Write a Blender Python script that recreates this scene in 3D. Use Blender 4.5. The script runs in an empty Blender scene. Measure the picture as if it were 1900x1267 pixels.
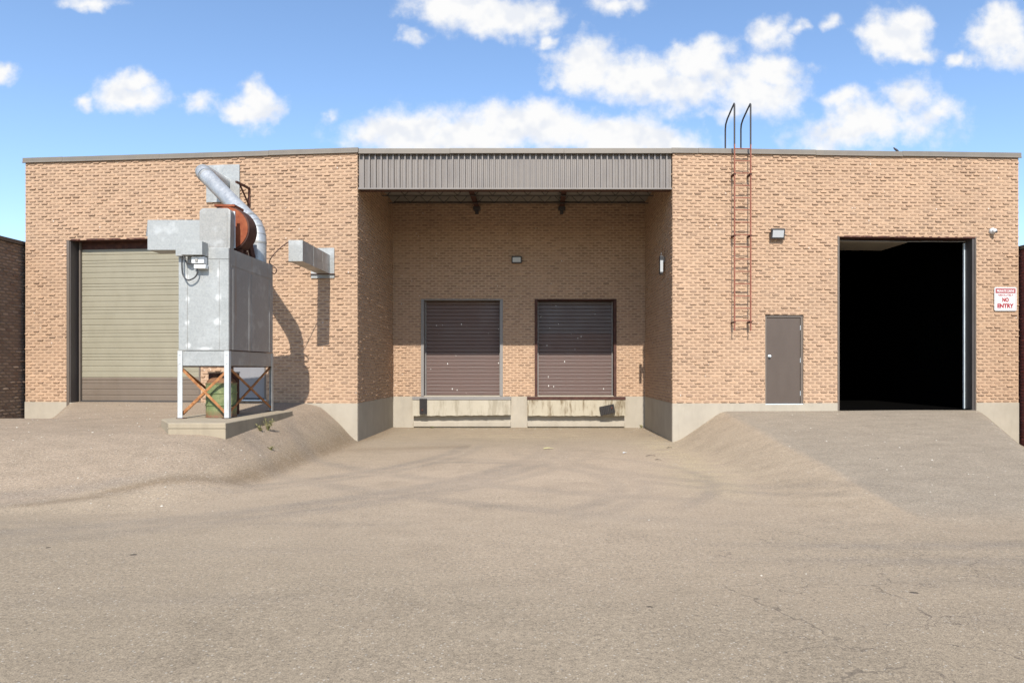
import bpy, math, random
import numpy as np
from mathutils import Vector, Matrix

R = math.radians
rng = random.Random(7)
scene = bpy.context.scene

# ------------------------------------------------------------------ camera, sky, sun, exposure
CAM_Z = 1.74
cam_data = bpy.data.cameras.new('camera')
cam = bpy.data.objects.new('camera', cam_data)
scene.collection.objects.link(cam)
cam.location = (0, 0, CAM_Z)
cam.rotation_euler = (R(90), 0, 0)
cam_data.sensor_width = 36.0
cam_data.lens = 24.0
cam_data.shift_x = -43.0 / 1900
cam_data.shift_y = 50.5 / 1900
cam_data.clip_start = 0.05
cam_data.clip_end = 3000
scene.camera = cam
scene.cycles.max_bounces = 5
scene.cycles.diffuse_bounces = 3
scene.cycles.glossy_bounces = 2

SUN_EL, SUN_AZ = 41.5, 0.7          # degrees; the sun stands behind the camera, a hair to the right
scene.view_settings.view_transform = 'Standard'
scene.view_settings.look = 'None'
scene.view_settings.gamma = 1.0
scene.view_settings.exposure = 0.62
scene.view_settings.use_curve_mapping = False

sun_l = bpy.data.lights.new('sun', 'SUN')
sun_l.energy = 4.3
sun_l.angle = R(0.53)
sun_l.color = (1.0, 0.955, 0.89)
sun = bpy.data.objects.new('sun', sun_l)
scene.collection.objects.link(sun)
d_sun = Vector((-math.sin(R(SUN_AZ)) * math.cos(R(SUN_EL)), math.cos(R(SUN_AZ)) * math.cos(R(SUN_EL)), -math.sin(R(SUN_EL))))
sun.rotation_euler = d_sun.to_track_quat('-Z', 'Y').to_euler()
sun.location = (0, -20, 30)

# ---- node helpers
class NT:
    def __init__(s, tree):
        s.t = tree; s.n = tree.nodes; s.l = tree.links
    def new(s, typ, **kw):
        n = s.n.new(typ)
        for k, v in kw.items():
            setattr(n, k, v)
        return n
    def put(s, sock, v):
        if v is None: return
        if isinstance(v, bpy.types.NodeSocket): s.l.new(v, sock)
        elif isinstance(v, (tuple, list)) and sock.type == 'RGBA' and len(v) == 3: sock.default_value = (*v, 1)
        else: sock.default_value = v
    def math(s, op, a, b=None, c=None, clamp=False):
        n = s.new('ShaderNodeMath', operation=op, use_clamp=clamp)
        for i, v in enumerate((a, b, c)): s.put(n.inputs[i], v) if v is not None else None
        return n.outputs[0]
    def vmath(s, op, a, b=None, c=None):
        n = s.new('ShaderNodeVectorMath', operation=op)
        for i, v in enumerate((a, b, c)): s.put(n.inputs[i], v) if v is not None else None
        return n.outputs['Value'] if op in ('LENGTH', 'DOT_PRODUCT', 'DISTANCE') else n.outputs['Vector']
    def noise(s, vec, scale, detail=4, rough=0.55, lac=2.0, out='Fac', dist=0.0):
        n = s.new('ShaderNodeTexNoise')
        s.put(n.inputs['Vector'], vec); n.inputs['Scale'].default_value = scale
        n.inputs['Detail'].default_value = detail; n.inputs['Roughness'].default_value = rough
        n.inputs['Lacunarity'].default_value = lac; n.inputs['Distortion'].default_value = dist
        return n.outputs[out]
    def voro(s, vec, scale, feature='F1', out='Distance', rand=1.0):
        n = s.new('ShaderNodeTexVoronoi', feature=feature)
        s.put(n.inputs['Vector'], vec); n.inputs['Scale'].default_value = scale
        n.inputs['Randomness'].default_value = rand
        return n.outputs[out]
    def ramp(s, fac, stops, interp='LINEAR'):
        n = s.new('ShaderNodeValToRGB'); n.color_ramp.interpolation = interp
        e = n.color_ramp.elements
        while len(e) < len(stops): e.new(0.5)
        for i, (p, c) in enumerate(stops):
            e[i].position = p
            e[i].color = (c, c, c, 1) if isinstance(c, (int, float)) else (*c, 1)
        s.put(n.inputs[0], fac)
        return n.outputs[0]
    def step(s, v, a, b, to0=0.0, to1=1.0, smooth=True):
        n = s.new('ShaderNodeMapRange', interpolation_type='SMOOTHSTEP' if smooth else 'LINEAR', clamp=True) if smooth else s.new('ShaderNodeMapRange')
        s.put(n.inputs[0], v); n.inputs[1].default_value = a; n.inputs[2].default_value = b
        n.inputs[3].default_value = to0; n.inputs[4].default_value = to1
        return n.outputs[0]
    def mix(s, fac, a, b, mode='MIX'):
        n = s.new('ShaderNodeMix', data_type='RGBA', blend_type=mode)
        s.put(n.inputs[0], fac); s.put(n.inputs[6], a); s.put(n.inputs[7], b)
        return n.outputs[2]
    def attr(s, name):
        n = s.new('ShaderNodeAttribute', attribute_name=name)
        return n.outputs['Fac']
    def pos(s):
        return s.new('ShaderNodeNewGeometry').outputs['Position']
    def obj(s):
        return s.new('ShaderNodeTexCoord').outputs['Object']
    def scale(s, v, xyz):
        return s.vmath('MULTIPLY', v, xyz)

# ---- world: clear blue sky with fair-weather cumulus
world = bpy.data.worlds.new('World')
scene.world = world
world.use_nodes = True
world.cycles.sampling_method = 'MANUAL'
world.cycles.sample_map_resolution = 256
w = NT(world.node_tree)
w.n.clear()
sky = w.new('ShaderNodeTexSky', sky_type='NISHITA')
sky.sun_disc = False
sky.sun_elevation = R(SUN_EL)
sky.sun_rotation = R(180 - SUN_AZ)
sky.altitude = 100
sky.air_density = 1.0
sky.dust_density = 0.45
sky.ozone_density = 3.5
bg_sky = w.new('ShaderNodeBackground'); bg_sky.inputs[1].default_value = 0.148
w.l.new(sky.outputs[0], bg_sky.inputs[0])
dirv = w.new('ShaderNodeTexCoord').outputs['Generated']
sep = w.new('ShaderNodeSeparateXYZ'); w.l.new(dirv, sep.inputs[0])
yy = w.math('MAXIMUM', sep.outputs[1], 0.05)
tx = w.math('DIVIDE', sep.outputs[0], yy)
tz = w.math('DIVIDE', sep.outputs[2], yy)
comb = w.new('ShaderNodeCombineXYZ'); w.l.new(tx, comb.inputs[0]); w.l.new(tz, comb.inputs[1])
tp = comb.outputs[0]
warp = w.noise(tp, 11.0, 3, 0.6, out='Color')
warp2 = w.noise(tp, 34.0, 3, 0.6, out='Color')
wv = w.vmath('MULTIPLY_ADD', w.vmath('SUBTRACT', warp, (0.5, 0.5, 0.5)), (0.075, 0.05, 0), tp)
wv = w.vmath('MULTIPLY_ADD', w.vmath('SUBTRACT', warp2, (0.5, 0.5, 0.5)), (0.03, 0.022, 0), wv)
# cumulus clumps: bearing (east/north slope), height slope, half width, half height, thickness
CLOUDS = [(-.20,.345,.10,.035,1.0),(-.08,.345,.12,.040,1.15),(.02,.352,.10,.040,1.15),(.10,.343,.11,.036,1.15),(.19,.335,.09,.032,1.0),(-.24,.335,.05,.02,.8),
          (-.13,.535,.075,.036,1.1),(-.055,.52,.10,.036,1.1),(.0,.515,.045,.025,.9),(-.184,.484,.02,.014,.7),(.015,.476,.013,.009,.6),
          (.075,.455,.055,.032,1.0),(.062,.428,.05,.032,1.0),(.15,.428,.09,.040,1.1),(.235,.445,.055,.032,1.0),(.245,.412,.095,.036,1.0),(.32,.40,.075,.034,.9),(.345,.437,.05,.018,.75),(.29,.375,.10,.014,.5),
          (.125,.53,.035,.014,.6),(.345,.493,.034,.024,.8),(.52,.485,.05,.038,1.1),(.555,.462,.03,.016,.8),(.625,.452,.021,.013,.8),(.685,.492,.055,.04,1.1),(.40,.502,.014,.008,.5),(.44,.505,.014,.01,.5),
          (.51,.357,.115,.04,1.0),(.45,.342,.065,.03,.9),(.55,.392,.042,.034,.9),(.59,.372,.055,.022,.8),(.45,.395,.035,.016,.6),
          (-.59,.394,.055,.026,1.0),(-.582,.414,.026,.02,.9),(-.402,.392,.036,.03,1.0),(-.428,.378,.036,.013,.8),(-.487,.392,.025,.016,.6),(-.776,.433,.032,.02,.9),(-.65,.536,.045,.014,.8),(-.302,.37,.016,.012,.6),(-.667,.388,.014,.008,.5),
          (-.95,.47,.10,.04,1.0),(-1.1,.40,.12,.05,1.0),(.86,.42,.10,.045,1.0),(1.05,.50,.12,.05,1.0),(-.5,.66,.14,.05,1.0),(.3,.68,.16,.06,1.0)]
acc = None
for cx, cz, rx, rz, st in CLOUDS:
    dv = w.vmath('MULTIPLY_ADD', wv, (1 / rx, 1 / rz, 0), (-cx / rx, -cz / rz, 0))
    f = w.math('MULTIPLY_ADD', w.vmath('LENGTH', dv), -st, st)
    acc = f if acc is None else w.math('SMOOTH_MAX', acc, f, 0.22)
fbm = w.noise(tp, 26.0, 5, 0.64)
dens = w.math('MULTIPLY_ADD', w.math('SUBTRACT', fbm, 0.5), 1.35, acc)
dens = w.math('MULTIPLY_ADD', w.math('SUBTRACT', w.noise(tp, 10.0, 3, 0.5), 0.5), 1.9, dens)
dens = w.step(dens, -0.30, 0.66)
# the same broken cumulus over the rest of the sky dome
far_n = w.noise(w.vmath('MULTIPLY', dirv, (1, 1, 1.8)), 3.2, 4, 0.6)
far_d = w.step(far_n, 0.58, 0.70)
ahead = w.math('MULTIPLY', w.step(sep.outputs[1], 0.45, 0.62), w.step(sep.outputs[2], 0.62, 0.5))
fac = w.mix(ahead, far_d, dens)
fac = w.math('MULTIPLY', fac, w.step(sep.outputs[2], 0.02, 0.12))
# underside of each cloud is a little greyer than its top
up = w.noise(w.vmath('ADD', tp, (0, 0.016, 0)), 17.0, 3, 0.55)
here = w.noise(tp, 17.0, 3, 0.55)
shade = w.step(w.math('SUBTRACT', here, up), -0.16, 0.04)
ccol = w.mix(shade, (0.86, 0.89, 0.95), (1.0, 1.0, 1.0))
bg_c = w.new('ShaderNodeBackground'); bg_c.inputs[1].default_value = 0.64
w.l.new(ccol, bg_c.inputs[0])
mixw = w.new('ShaderNodeMixShader')
w.l.new(fac, mixw.inputs[0]); w.l.new(bg_sky.outputs[0], mixw.inputs[1]); w.l.new(bg_c.outputs[0], mixw.inputs[2])
wo = w.new('ShaderNodeOutputWorld'); w.l.new(mixw.outputs[0], wo.inputs[0])

# ------------------------------------------------------------------ mesh helpers
COL = scene.collection
class MB:
    """collects faces; build() links them as one mesh object"""
    def __init__(s): s.v = []; s.f = []
    def add(s, vs, fs):
        o = len(s.v); s.v += [tuple(v) for v in vs]; s.f += [tuple(i + o for i in f) for f in fs]; return s
    def box(s, x0, x1, y0, y1, z0, z1):
        x0, x1 = sorted((x0, x1)); y0, y1 = sorted((y0, y1)); z0, z1 = sorted((z0, z1))
        v = [(x, y, z) for z in (z0, z1) for x, y in ((x0, y0), (x1, y0), (x1, y1), (x0, y1))]
        return s.add(v, [(3, 2, 1, 0), (4, 5, 6, 7), (0, 1, 5, 4), (1, 2, 6, 5), (2, 3, 7, 6), (3, 0, 4, 7)])
    def bar(s, p0, p1, a, b, up=(0, 0, 1)):
        """box along p0-p1 with section a (sideways) by b (along up)"""
        p0, p1 = Vector(p0), Vector(p1); d = (p1 - p0).normalized(); up = Vector(up)
        x = d.cross(up)
        if x.length < 1e-4: x = d.cross(Vector((1, 0, 0)))
        x.normalize(); z = x.cross(d).normalized()
        v = []
        for p in (p0, p1):
            for sx, sz in ((-1, -1), (1, -1), (1, 1), (-1, 1)):
                v.append(p + x * (sx * a / 2) + z * (sz * b / 2))
        return s.add(v, [(0, 1, 2, 3), (7, 6, 5, 4), (0, 4, 5, 1), (1, 5, 6, 2), (2, 6, 7, 3), (3, 7, 4, 0)])
    def prism(s, poly, h0, h1, fn):
        """poly: list of 2-d points (counter-clockwise), fn(a, b, h) -> 3-d point"""
        n = len(poly)
        v = [fn(a, b, h0) for a, b in poly] + [fn(a, b, h1) for a, b in poly]
        f = [tuple(range(n))[::-1], tuple(range(n, 2 * n))] + [(i, (i + 1) % n, n + (i + 1) % n, n + i) for i in range(n)]
        return s.add(v, f)
    def tube(s, pts, r, seg=10, caps=True, ribs=None):
        """sweep a circle along pts; r number or list"""
        pts = [Vector(p) for p in pts]; n = len(pts)
        rs = r if isinstance(r, (list, tuple)) else [r] * n
        ref = None; rings = []
        for i, p in enumerate(pts):
            d = (pts[min(i + 1, n - 1)] - pts[max(i - 1, 0)]).normalized()
            if ref is None:
                ref = d.cross(Vector((0.31, 0.2, 1)))
                if ref.length < 0.05: ref = d.cross(Vector((1, 0, 0)))
            ref = (ref - d * ref.dot(d)).normalized()
            b = d.cross(ref)
            rings.append([p + (ref * math.cos(2 * math.pi * k / seg) + b * math.sin(2 * math.pi * k / seg)) * rs[i] for k in range(seg)])
        v = [q for rg in rings for q in rg]; f = []
        for i in range(n - 1):
            for k in range(seg):
                a = i * seg + k; c = i * seg + (k + 1) % seg
                f.append((a, c, c + seg, a + seg))
        if caps:
            f.append(tuple(range(seg))[::-1]); f.append(tuple((n - 1) * seg + k for k in range(seg)))
        return s.add(v, f)
    def lathe(s, prof, c, axis='Z', seg=24):
        """prof: (radius, height) pairs about c"""
        v = []; n = len(prof)
        for r, h in prof:
            for k in range(seg):
                a = 2 * math.pi * k / seg
                q = (r * math.cos(a), r * math.sin(a), h)
                if axis == 'Y': q = (q[0], h, -q[1])
                if axis == 'X': q = (h, q[0], q[1])
                v.append((c[0] + q[0], c[1] + q[1], c[2] + q[2]))
        f = [(i * seg + k, i * seg + (k + 1) % seg, (i + 1) * seg + (k + 1) % seg, (i + 1) * seg + k) for i in range(n - 1) for k in range(seg)]
        f.append(tuple(range(seg))[::-1]); f.append(tuple((n - 1) * seg + k for k in range(seg)))
        return s.add(v, f)
    def build(s, name, mat, parent=None, M=None, bevel=0.0, smooth=None, mesh_only=False):
        me = bpy.data.meshes.new(name)
        me.from_pydata(s.v, [], s.f); me.update()
        me.materials.append(mat)
        if smooth:
            me.polygons.foreach_set('use_smooth', [True] * len(me.polygons))
            try: me.set_sharp_from_angle(angle=R(smooth))
            except Exception: pass
        if mesh_only: return me
        return link(name, me, parent, M, bevel)

def link(name, me, parent=None, M=None, bevel=0.0):
    o = bpy.data.objects.new(name, me); COL.objects.link(o)
    if parent is not None: o.parent = parent
    if M is not None: o.matrix_local = M
    if bevel:
        b = o.modifiers.new('bevel', 'BEVEL'); b.width = bevel; b.segments = 2; b.limit_method = 'ANGLE'; b.angle_limit = R(40)
    return o
def tag(o, label=None, cat=None, group=None, kind=None):
    if label: o['label'] = label
    if cat: o['category'] = cat
    if group: o['group'] = group
    if kind: o['kind'] = kind
    return o
def thing(name, loc, label, cat, group=None, M=None):
    o = bpy.data.objects.new(name, None); COL.objects.link(o)
    o.empty_display_size = 0.2
    if M is not None: o.matrix_world = M
    else: o.location = loc
    return tag(o, label, cat, group)
def frame(origin, xdir, ydir):
    x = Vector(xdir).normalized(); y = Vector(ydir).normalized(); z = x.cross(y)
    M = Matrix((x, y, z)).transposed().to_4x4(); M.translation = Vector(origin)
    return M

# ------------------------------------------------------------------ materials
def material(name):
    m = bpy.data.materials.new(name); m.use_nodes = True
    t = NT(m.node_tree); b = t.n['Principled BSDF']
    return m, t, b
def finish(t, b, col, rough=0.6, metal=0.0, bump=None, bdist=0.01, bstr=0.5, spec=0.5):
    t.put(b.inputs['Base Color'], col); t.put(b.inputs['Roughness'], rough); t.put(b.inputs['Metallic'], metal)
    b.inputs['Specular IOR Level'].default_value = spec
    if bump is not None:
        n = t.new('ShaderNodeBump'); n.inputs['Strength'].default_value = bstr; n.inputs['Distance'].default_value = bdist
        t.put(n.inputs['Height'], bump); t.l.new(n.outputs[0], b.inputs['Normal'])

def mat_brick(name, c_lo, c_mid, c_hi, spots=True):
    m, t, b = material(name)
    p = t.pos()
    r = t.attr('rnd')
    col = t.ramp(r, [(0.0, c_lo), (0.45, c_mid), (0.85, c_hi), (1.0, tuple(min(1, x * 1.12) for x in c_hi))])
    n1 = t.noise(p, 55, 4, 0.65)
    col = t.mix(0.5, col, t.ramp(n1, [(0.25, 0.30), (0.75, 0.72)]), 'OVERLAY')
    n2 = t.noise(p, 0.55, 4, 0.6)
    col = t.mix(0.22, col, t.ramp(n2, [(0.3, (0.36, 0.34, 0.33)), (0.7, (0.62, 0.58, 0.55))]), 'OVERLAY')
    wet = t.step(t.noise(t.vmath('MULTIPLY', p, (2.2, 2.2, 0.16)), 1.0, 5, 0.65), 0.55, 0.78)
    col = t.mix(t.math('MULTIPLY', wet, 0.22), col, tuple(x * 0.5 for x in c_mid))
    if spots:                        # lime splashes and bird droppings
        q = t.vmath('MULTIPLY', p, (1, 1, 0.45))
        d = t.voro(q, 8.0)
        pick = t.math('GREATER_THAN', t.noise(p, 1.3, 2), 0.56)
        sp = t.math('MULTIPLY', t.math('LESS_THAN', d, 0.09), pick)
        col = t.mix(t.math('MULTIPLY', sp, 0.65), col, (0.62, 0.58, 0.52))
    finish(t, b, col, 0.88, 0, t.noise(p, 130, 3, 0.7), 0.004, 0.7, 0.25)
    return m
M_brick = mat_brick('tan_brick', (0.262, 0.174, 0.116), (0.328, 0.216, 0.141), (0.366, 0.242, 0.156))
M_brick_dark = mat_brick('brown_brick', (0.15, 0.10, 0.075), (0.20, 0.145, 0.105), (0.25, 0.19, 0.14), False)
M_brick_red = mat_brick('maroon_brick', (0.13, 0.035, 0.03), (0.17, 0.05, 0.04), (0.21, 0.07, 0.055), False)
def mat_mortar(name, c):
    m, t, b = material(name); p = t.pos()
    col = t.mix(t.noise(p, 40, 4, 0.6), tuple(x * 0.82 for x in c), tuple(x * 1.1 for x in c))
    col = t.mix(0.25, col, t.ramp(t.noise(p, 0.6, 4), [(0.3, 0.36), (0.7, 0.62)]), 'OVERLAY')
    wet = t.step(t.noise(t.vmath('MULTIPLY', p, (2.2, 2.2, 0.16)), 1.0, 5, 0.65), 0.55, 0.78)
    col = t.mix(t.math('MULTIPLY', wet, 0.2), col, tuple(x * 0.5 for x in c))
    finish(t, b, col, 0.92, 0, t.noise(p, 160, 3), 0.004, 0.6, 0.2)
    return m
M_mortar = mat_mortar('tan_mortar', (0.444, 0.304, 0.200))
M_mortar_dark = mat_mortar('brown_mortar', (0.16, 0.125, 0.10))
M_mortar_red = mat_mortar('maroon_mortar', (0.15, 0.06, 0.05))

def mat_concrete(name, c, stain=0.5, dark=(0.10, 0.085, 0.06)):
    m, t, b = material(name); p = t.pos()
    n = t.noise(p, 2.2, 6, 0.62)
    col = t.mix(n, tuple(x * 0.80 for x in c), tuple(x * 1.14 for x in c))
    st = t.noise(t.vmath('MULTIPLY', p, (1.6, 1.6, 0.35)), 2.6, 6, 0.7)
    col = t.mix(t.math('MULTIPLY', t.step(st, 0.46, 0.66), stain), col, dark)
    pit = t.step(t.noise(p, 38, 4, 0.7), 0.64, 0.74)
    col = t.mix(t.math('MULTIPLY', pit, 0.35), col, tuple(x * 0.45 for x in c))
    finish(t, b, col, 0.9, 0, t.noise(p, 45, 6, 0.65), 0.008, 0.45, 0.25)
    return m
M_conc = mat_concrete('plinth_concrete', (0.365, 0.320, 0.252), 0.22, (0.24, 0.21, 0.165))
M_conc_pad = mat_concrete('pad_concrete', (0.33, 0.275, 0.195), 0.3, (0.2, 0.165, 0.12))
M_conc_stain = mat_concrete('stained_concrete', (0.40, 0.35, 0.26), 0.9, (0.13, 0.09, 0.045))

M_conc_ledge = mat_concrete('ledge_concrete', (0.40, 0.355, 0.275), 0.5, (0.18, 0.15, 0.10))

def mat_paint(name, c, rough=0.5, var=0.12, grime=0.25, gcol=(0.1, 0.085, 0.07), drops=0.0, metal=0.0, scale=1.0):
    m, t, b = material(name); p = t.pos()
    n = t.noise(t.vmath('MULTIPLY', p, (1, 1, 0.5)), 3.0 * scale, 5, 0.6)
    col = t.mix(n, tuple(x * (1 - var) for x in c), tuple(min(1, x * (1 + var)) for x in c))
    g = t.step(t.noise(t.vmath('MULTIPLY', p, (3, 3, 0.6)), 2.0 * scale, 6, 0.7), 0.52, 0.75)
    col = t.mix(t.math('MULTIPLY', g, grime), col, gcol)
    if drops:
        q = t.vmath('MULTIPLY', p, (1, 1, 0.4))
        d = t.voro(q, 7.5)
        pick = t.math('GREATER_THAN', t.noise(p, 1.9, 2), 0.52)
        col = t.mix(t.math('MULTIPLY', t.math('MULTIPLY', t.math('LESS_THAN', d, 0.085), pick), drops), col, (0.7, 0.68, 0.62))
    finish(t, b, col, t.step(n, 0.3, 0.7, rough - 0.08, rough + 0.1), metal, t.noise(p, 8, 3), 0.01, 0.06)
    return m
M_door_olive = mat_paint('olive_door_paint', (0.252, 0.226, 0.160), 0.5, 0.10, 0.14, (0.2, 0.18, 0.12))
M_door_taupe = mat_paint('taupe_door_paint', (0.150, 0.115, 0.085), 0.5, 0.1, 0.2)
M_door_brown = mat_paint('brown_door_paint', (0.100, 0.060, 0.048), 0.5, 0.16, 0.2, (0.07, 0.055, 0.05), 0.85)
M_door_black = mat_paint('dark_door_paint', (0.082, 0.060, 0.055), 0.45, 0.16, 0.2, (0.05, 0.045, 0.045), 0.8)
M_mandoor = mat_paint('taupe_man_door', (0.078, 0.056, 0.042), 0.5, 0.07, 0.12)
M_trim = mat_paint('taupe_trim', (0.120, 0.095, 0.075), 0.5, 0.1, 0.2)
M_greydoor = mat_paint('grey_man_door', (0.20, 0.195, 0.20), 0.5, 0.1, 0.15)
M_fascia = mat_paint('taupe_cladding', (0.178, 0.155, 0.136), 0.42, 0.09, 0.15, (0.12, 0.10, 0.09))
M_coping = mat_paint('taupe_coping', (0.165, 0.140, 0.110), 0.45, 0.12, 0.3, (0.11, 0.10, 0.085))
M_jamb_dark = mat_paint('dark_steel_jamb', (0.060, 0.050, 0.045), 0.55, 0.2, 0.2)
M_jamb_grey = mat_paint('grey_steel_jamb', (0.20, 0.185, 0.17), 0.5, 0.15, 0.3)
M_steel_dark = mat_paint('dark_steel', (0.05, 0.045, 0.042), 0.5, 0.2, 0.1)
M_black = mat_paint('black_housing', (0.035, 0.033, 0.033), 0.45, 0.2, 0.1)
M_white = mat_paint('white_enamel', (0.60, 0.61, 0.60), 0.4, 0.05, 0.1, (0.4, 0.38, 0.33))
M_legpaint = mat_paint('worn_white_steel', (0.43, 0.44, 0.43), 0.5, 0.12, 0.45, (0.27, 0.22, 0.17), 0, 0, 2)
M_signwhite = mat_paint('sign_white', (0.60, 0.60, 0.59), 0.35, 0.03, 0.08, (0.5, 0.48, 0.45))
M_signred = mat_paint('sign_red', (0.30, 0.008, 0.02), 0.4, 0.06, 0.0)
M_lens = mat_paint('frosted_lens', (0.40, 0.41, 0.41), 0.25, 0.05, 0.05)
M_rubber = mat_paint('dock_rubber', (0.028, 0.024, 0.022), 0.9, 0.35, 0.3, (0.09, 0.075, 0.06), 0, 0, 3)
M_deck = mat_paint('roof_deck', (0.045, 0.048, 0.046), 0.6, 0.2, 0.3)
M_cable = mat_paint('brown_cable', (0.06, 0.028, 0.02), 0.6, 0.2, 0.0)
M_panel = mat_paint('cream_panel', (0.30, 0.26, 0.20), 0.7, 0.06, 0.1)
M_track = mat_paint('galvanised_track', (0.62, 0.68, 0.70), 0.4, 0.08, 0.1, (0.3, 0.3, 0.3), 0, 0.4)
M_roof = mat_paint('roof_gravel', (0.22, 0.21, 0.19), 0.9, 0.2, 0.2)
M_bird = mat_paint('bird_plumage', (0.05, 0.05, 0.065), 0.7, 0.3, 0.0)
M_beak = mat_paint('bird_beak', (0.12, 0.09, 0.05), 0.6, 0.2, 0.0)
m, t, b = material('painted_shade_interior')  # near-black colour stands in for the hall's shade, sunlit floor included
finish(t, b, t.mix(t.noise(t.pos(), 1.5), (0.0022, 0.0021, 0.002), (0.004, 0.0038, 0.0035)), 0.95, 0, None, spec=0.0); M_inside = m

def mat_rust(name, c0, c1, c2, scale=9):
    m, t, b = material(name); p = t.pos()
    n = t.noise(p, scale, 6, 0.68)
    col = t.ramp(n, [(0.3, c0), (0.5, c1), (0.72, c2)])
    finish(t, b, col, 0.8, 0.1, t.noise(p, 90, 4, 0.7), 0.004, 0.5, 0.3)
    return m
M_rust = mat_rust('rusty_steel', (0.15, 0.06, 0.025), (0.32, 0.135, 0.05), (0.46, 0.24, 0.10))
M_rust_dark = mat_rust('dark_rusty_steel', (0.035, 0.016, 0.012), (0.07, 0.028, 0.02), (0.12, 0.05, 0.03))
M_rust_red = mat_rust('red_oxide', (0.13, 0.035, 0.016), (0.23, 0.06, 0.024), (0.30, 0.095, 0.04), 6)
M_rust_brown = mat_rust('brown_oxide', (0.045, 0.020, 0.016), (0.070, 0.032, 0.024), (0.10, 0.046, 0.032), 6)
M_lid = mat_rust('rusty_lid', (0.09, 0.045, 0.025), (0.17, 0.08, 0.04), (0.26, 0.15, 0.07))
M_ladder = mat_rust('red_primer_ladder', (0.18, 0.065, 0.04), (0.27, 0.10, 0.065), (0.36, 0.16, 0.105), 12)

def mat_galv(name, c, patch=0.6, streak=0.0, spangle=45, stains=()):
    m, t, b = material(name); p = t.pos()
    cells = t.voro(p, spangle, out='Color')
    g = t.new('ShaderNodeRGBToBW'); t.l.new(cells, g.inputs[0])
    col = t.mix(g.outputs[0], tuple(x * 0.86 for x in c), tuple(x * 1.06 for x in c))
    cloud = t.noise(p, 2.4, 6, 0.62)
    col = t.mix(t.math('MULTIPLY', t.step(cloud, 0.50, 0.68), patch), col, (0.58, 0.585, 0.57))
    col = t.mix(t.math('MULTIPLY', t.step(t.noise(t.vmath('ADD', p, (7, 3, 1)), 1.6, 5), 0.5, 0.72), 0.3), col, tuple(x * 0.62 for x in c))
    if streak:
        s = t.step(t.noise(t.vmath('MULTIPLY', p, (6.5, 6.5, 0.22)), 1.0, 6, 0.7), 0.55, 0.74)
        col = t.mix(t.math('MULTIPLY', s, streak), col, (0.30, 0.19, 0.12))
    for sx, sz, rx, rz in stains:            # white bloom around the rivets of the seams
        dd = t.vmath('LENGTH', t.vmath('MULTIPLY_ADD', p, (1 / rx, 0, 1 / rz), (-sx / rx, 0, -sz / rz)))
        m_ = t.step(t.math('MULTIPLY_ADD', t.noise(p, 16, 4, 0.6), 0.9, dd), 1.35, 0.55)
        col = t.mix(t.math('MULTIPLY', m_, 0.8), col, (0.62, 0.62, 0.60))
    finish(t, b, col, t.step(g.outputs[0], 0, 1, 0.42, 0.58, False), 0.35, t.noise(p, 3.0, 3), 0.02, 0.10)
    return m
M_galv = mat_galv('galvanised_sheet', (0.345, 0.35, 0.335), 0.4)
M_galv_front = mat_galv('stained_galvanised_sheet', (0.345, 0.35, 0.335), 0.22, 0, 45, [(-6.21, 2.98, .06, .10), (-5.66, 3.02, .08, .11), (-6.22, 2.56, .07, .08), (-5.68, 2.58, .11, .10), (-6.2, 2.16, .08, .08), (-5.9, 2.10, .20, .05), (-5.66, 3.45, .05, .12), (-6.22, 3.38, .05, .10)])
M_galv_dull = mat_galv('dull_galvanised_sheet', (0.31, 0.30, 0.275), 0.35)
M_galv_side = mat_galv('streaked_galvanised_sheet', (0.30, 0.295, 0.28), 0.3, 0.75)
M_duct = mat_galv('spiral_duct_steel', (0.43, 0.44, 0.44), 0.3, 0, 25)
M_duct.node_tree.nodes['Principled BSDF'].inputs['Metallic'].default_value = 0.5

# drum: green enamel with rust coming through
m, t, b = material('green_drum_paint'); p = t.pos()
n = t.noise(p, 9, 6, 0.7)
col = t.ramp(n, [(0.25, (0.07, 0.105, 0.04)), (0.5, (0.135, 0.165, 0.065)), (0.7, (0.23, 0.235, 0.10))])
rf = t.step(t.noise(p, 5, 6, 0.75), 0.56, 0.70)
zsep = t.new('ShaderNodeSeparateXYZ'); t.l.new(p, zsep.inputs[0])
lowr = t.math('ADD', t.step(zsep.outputs[2], 1.02, 0.86), t.step(zsep.outputs[2], 1.42, 1.52))
rf = t.math('MAXIMUM', rf, t.math('MULTIPLY', lowr, t.step(n, 0.3, 0.55)))
col = t.mix(rf, col, (0.17, 0.075, 0.04))
finish(t, b, col, 0.65, 0, t.noise(p, 40, 5, 0.7), 0.006, 0.4); M_drum = m

# ---- ground: worn, dusty asphalt; masks live on the terrain mesh
m, t, b = material('dusty_asphalt'); p = t.pos()
big = t.noise(p, 0.35, 5, 0.6)
mid = t.noise(t.vmath('MULTIPLY', p, (1, 2.2, 1)), 1.6, 6, 0.65)
fine = t.noise(p, 28, 4, 0.75)
grit = t.noise(p, 95, 3, 0.8)
col = t.mix(big, (0.344, 0.263, 0.182), (0.398, 0.310, 0.221))
col = t.mix(t.math('MULTIPLY', t.attr('worn'), 0.78, clamp=True), col, t.mix(big, (0.232, 0.186, 0.126), (0.270, 0.219, 0.152)))
col = t.mix(t.attr('ramp'), col, t.mix(mid, (0.260, 0.200, 0.140), (0.298, 0.232, 0.166)))
col = t.mix(t.attr('slope'), col, t.mix(mid, (0.298, 0.230, 0.156), (0.355, 0.280, 0.196)))
col = t.mix(t.attr('gravel'), col, t.mix(mid, (0.240, 0.196, 0.144), (0.286, 0.237, 0.175)))
col = t.mix(t.math('MULTIPLY', t.attr('dirt'), t.step(mid, 0.25, 0.62, 0.35, 1.0)), col, (0.205, 0.150, 0.095))
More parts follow.
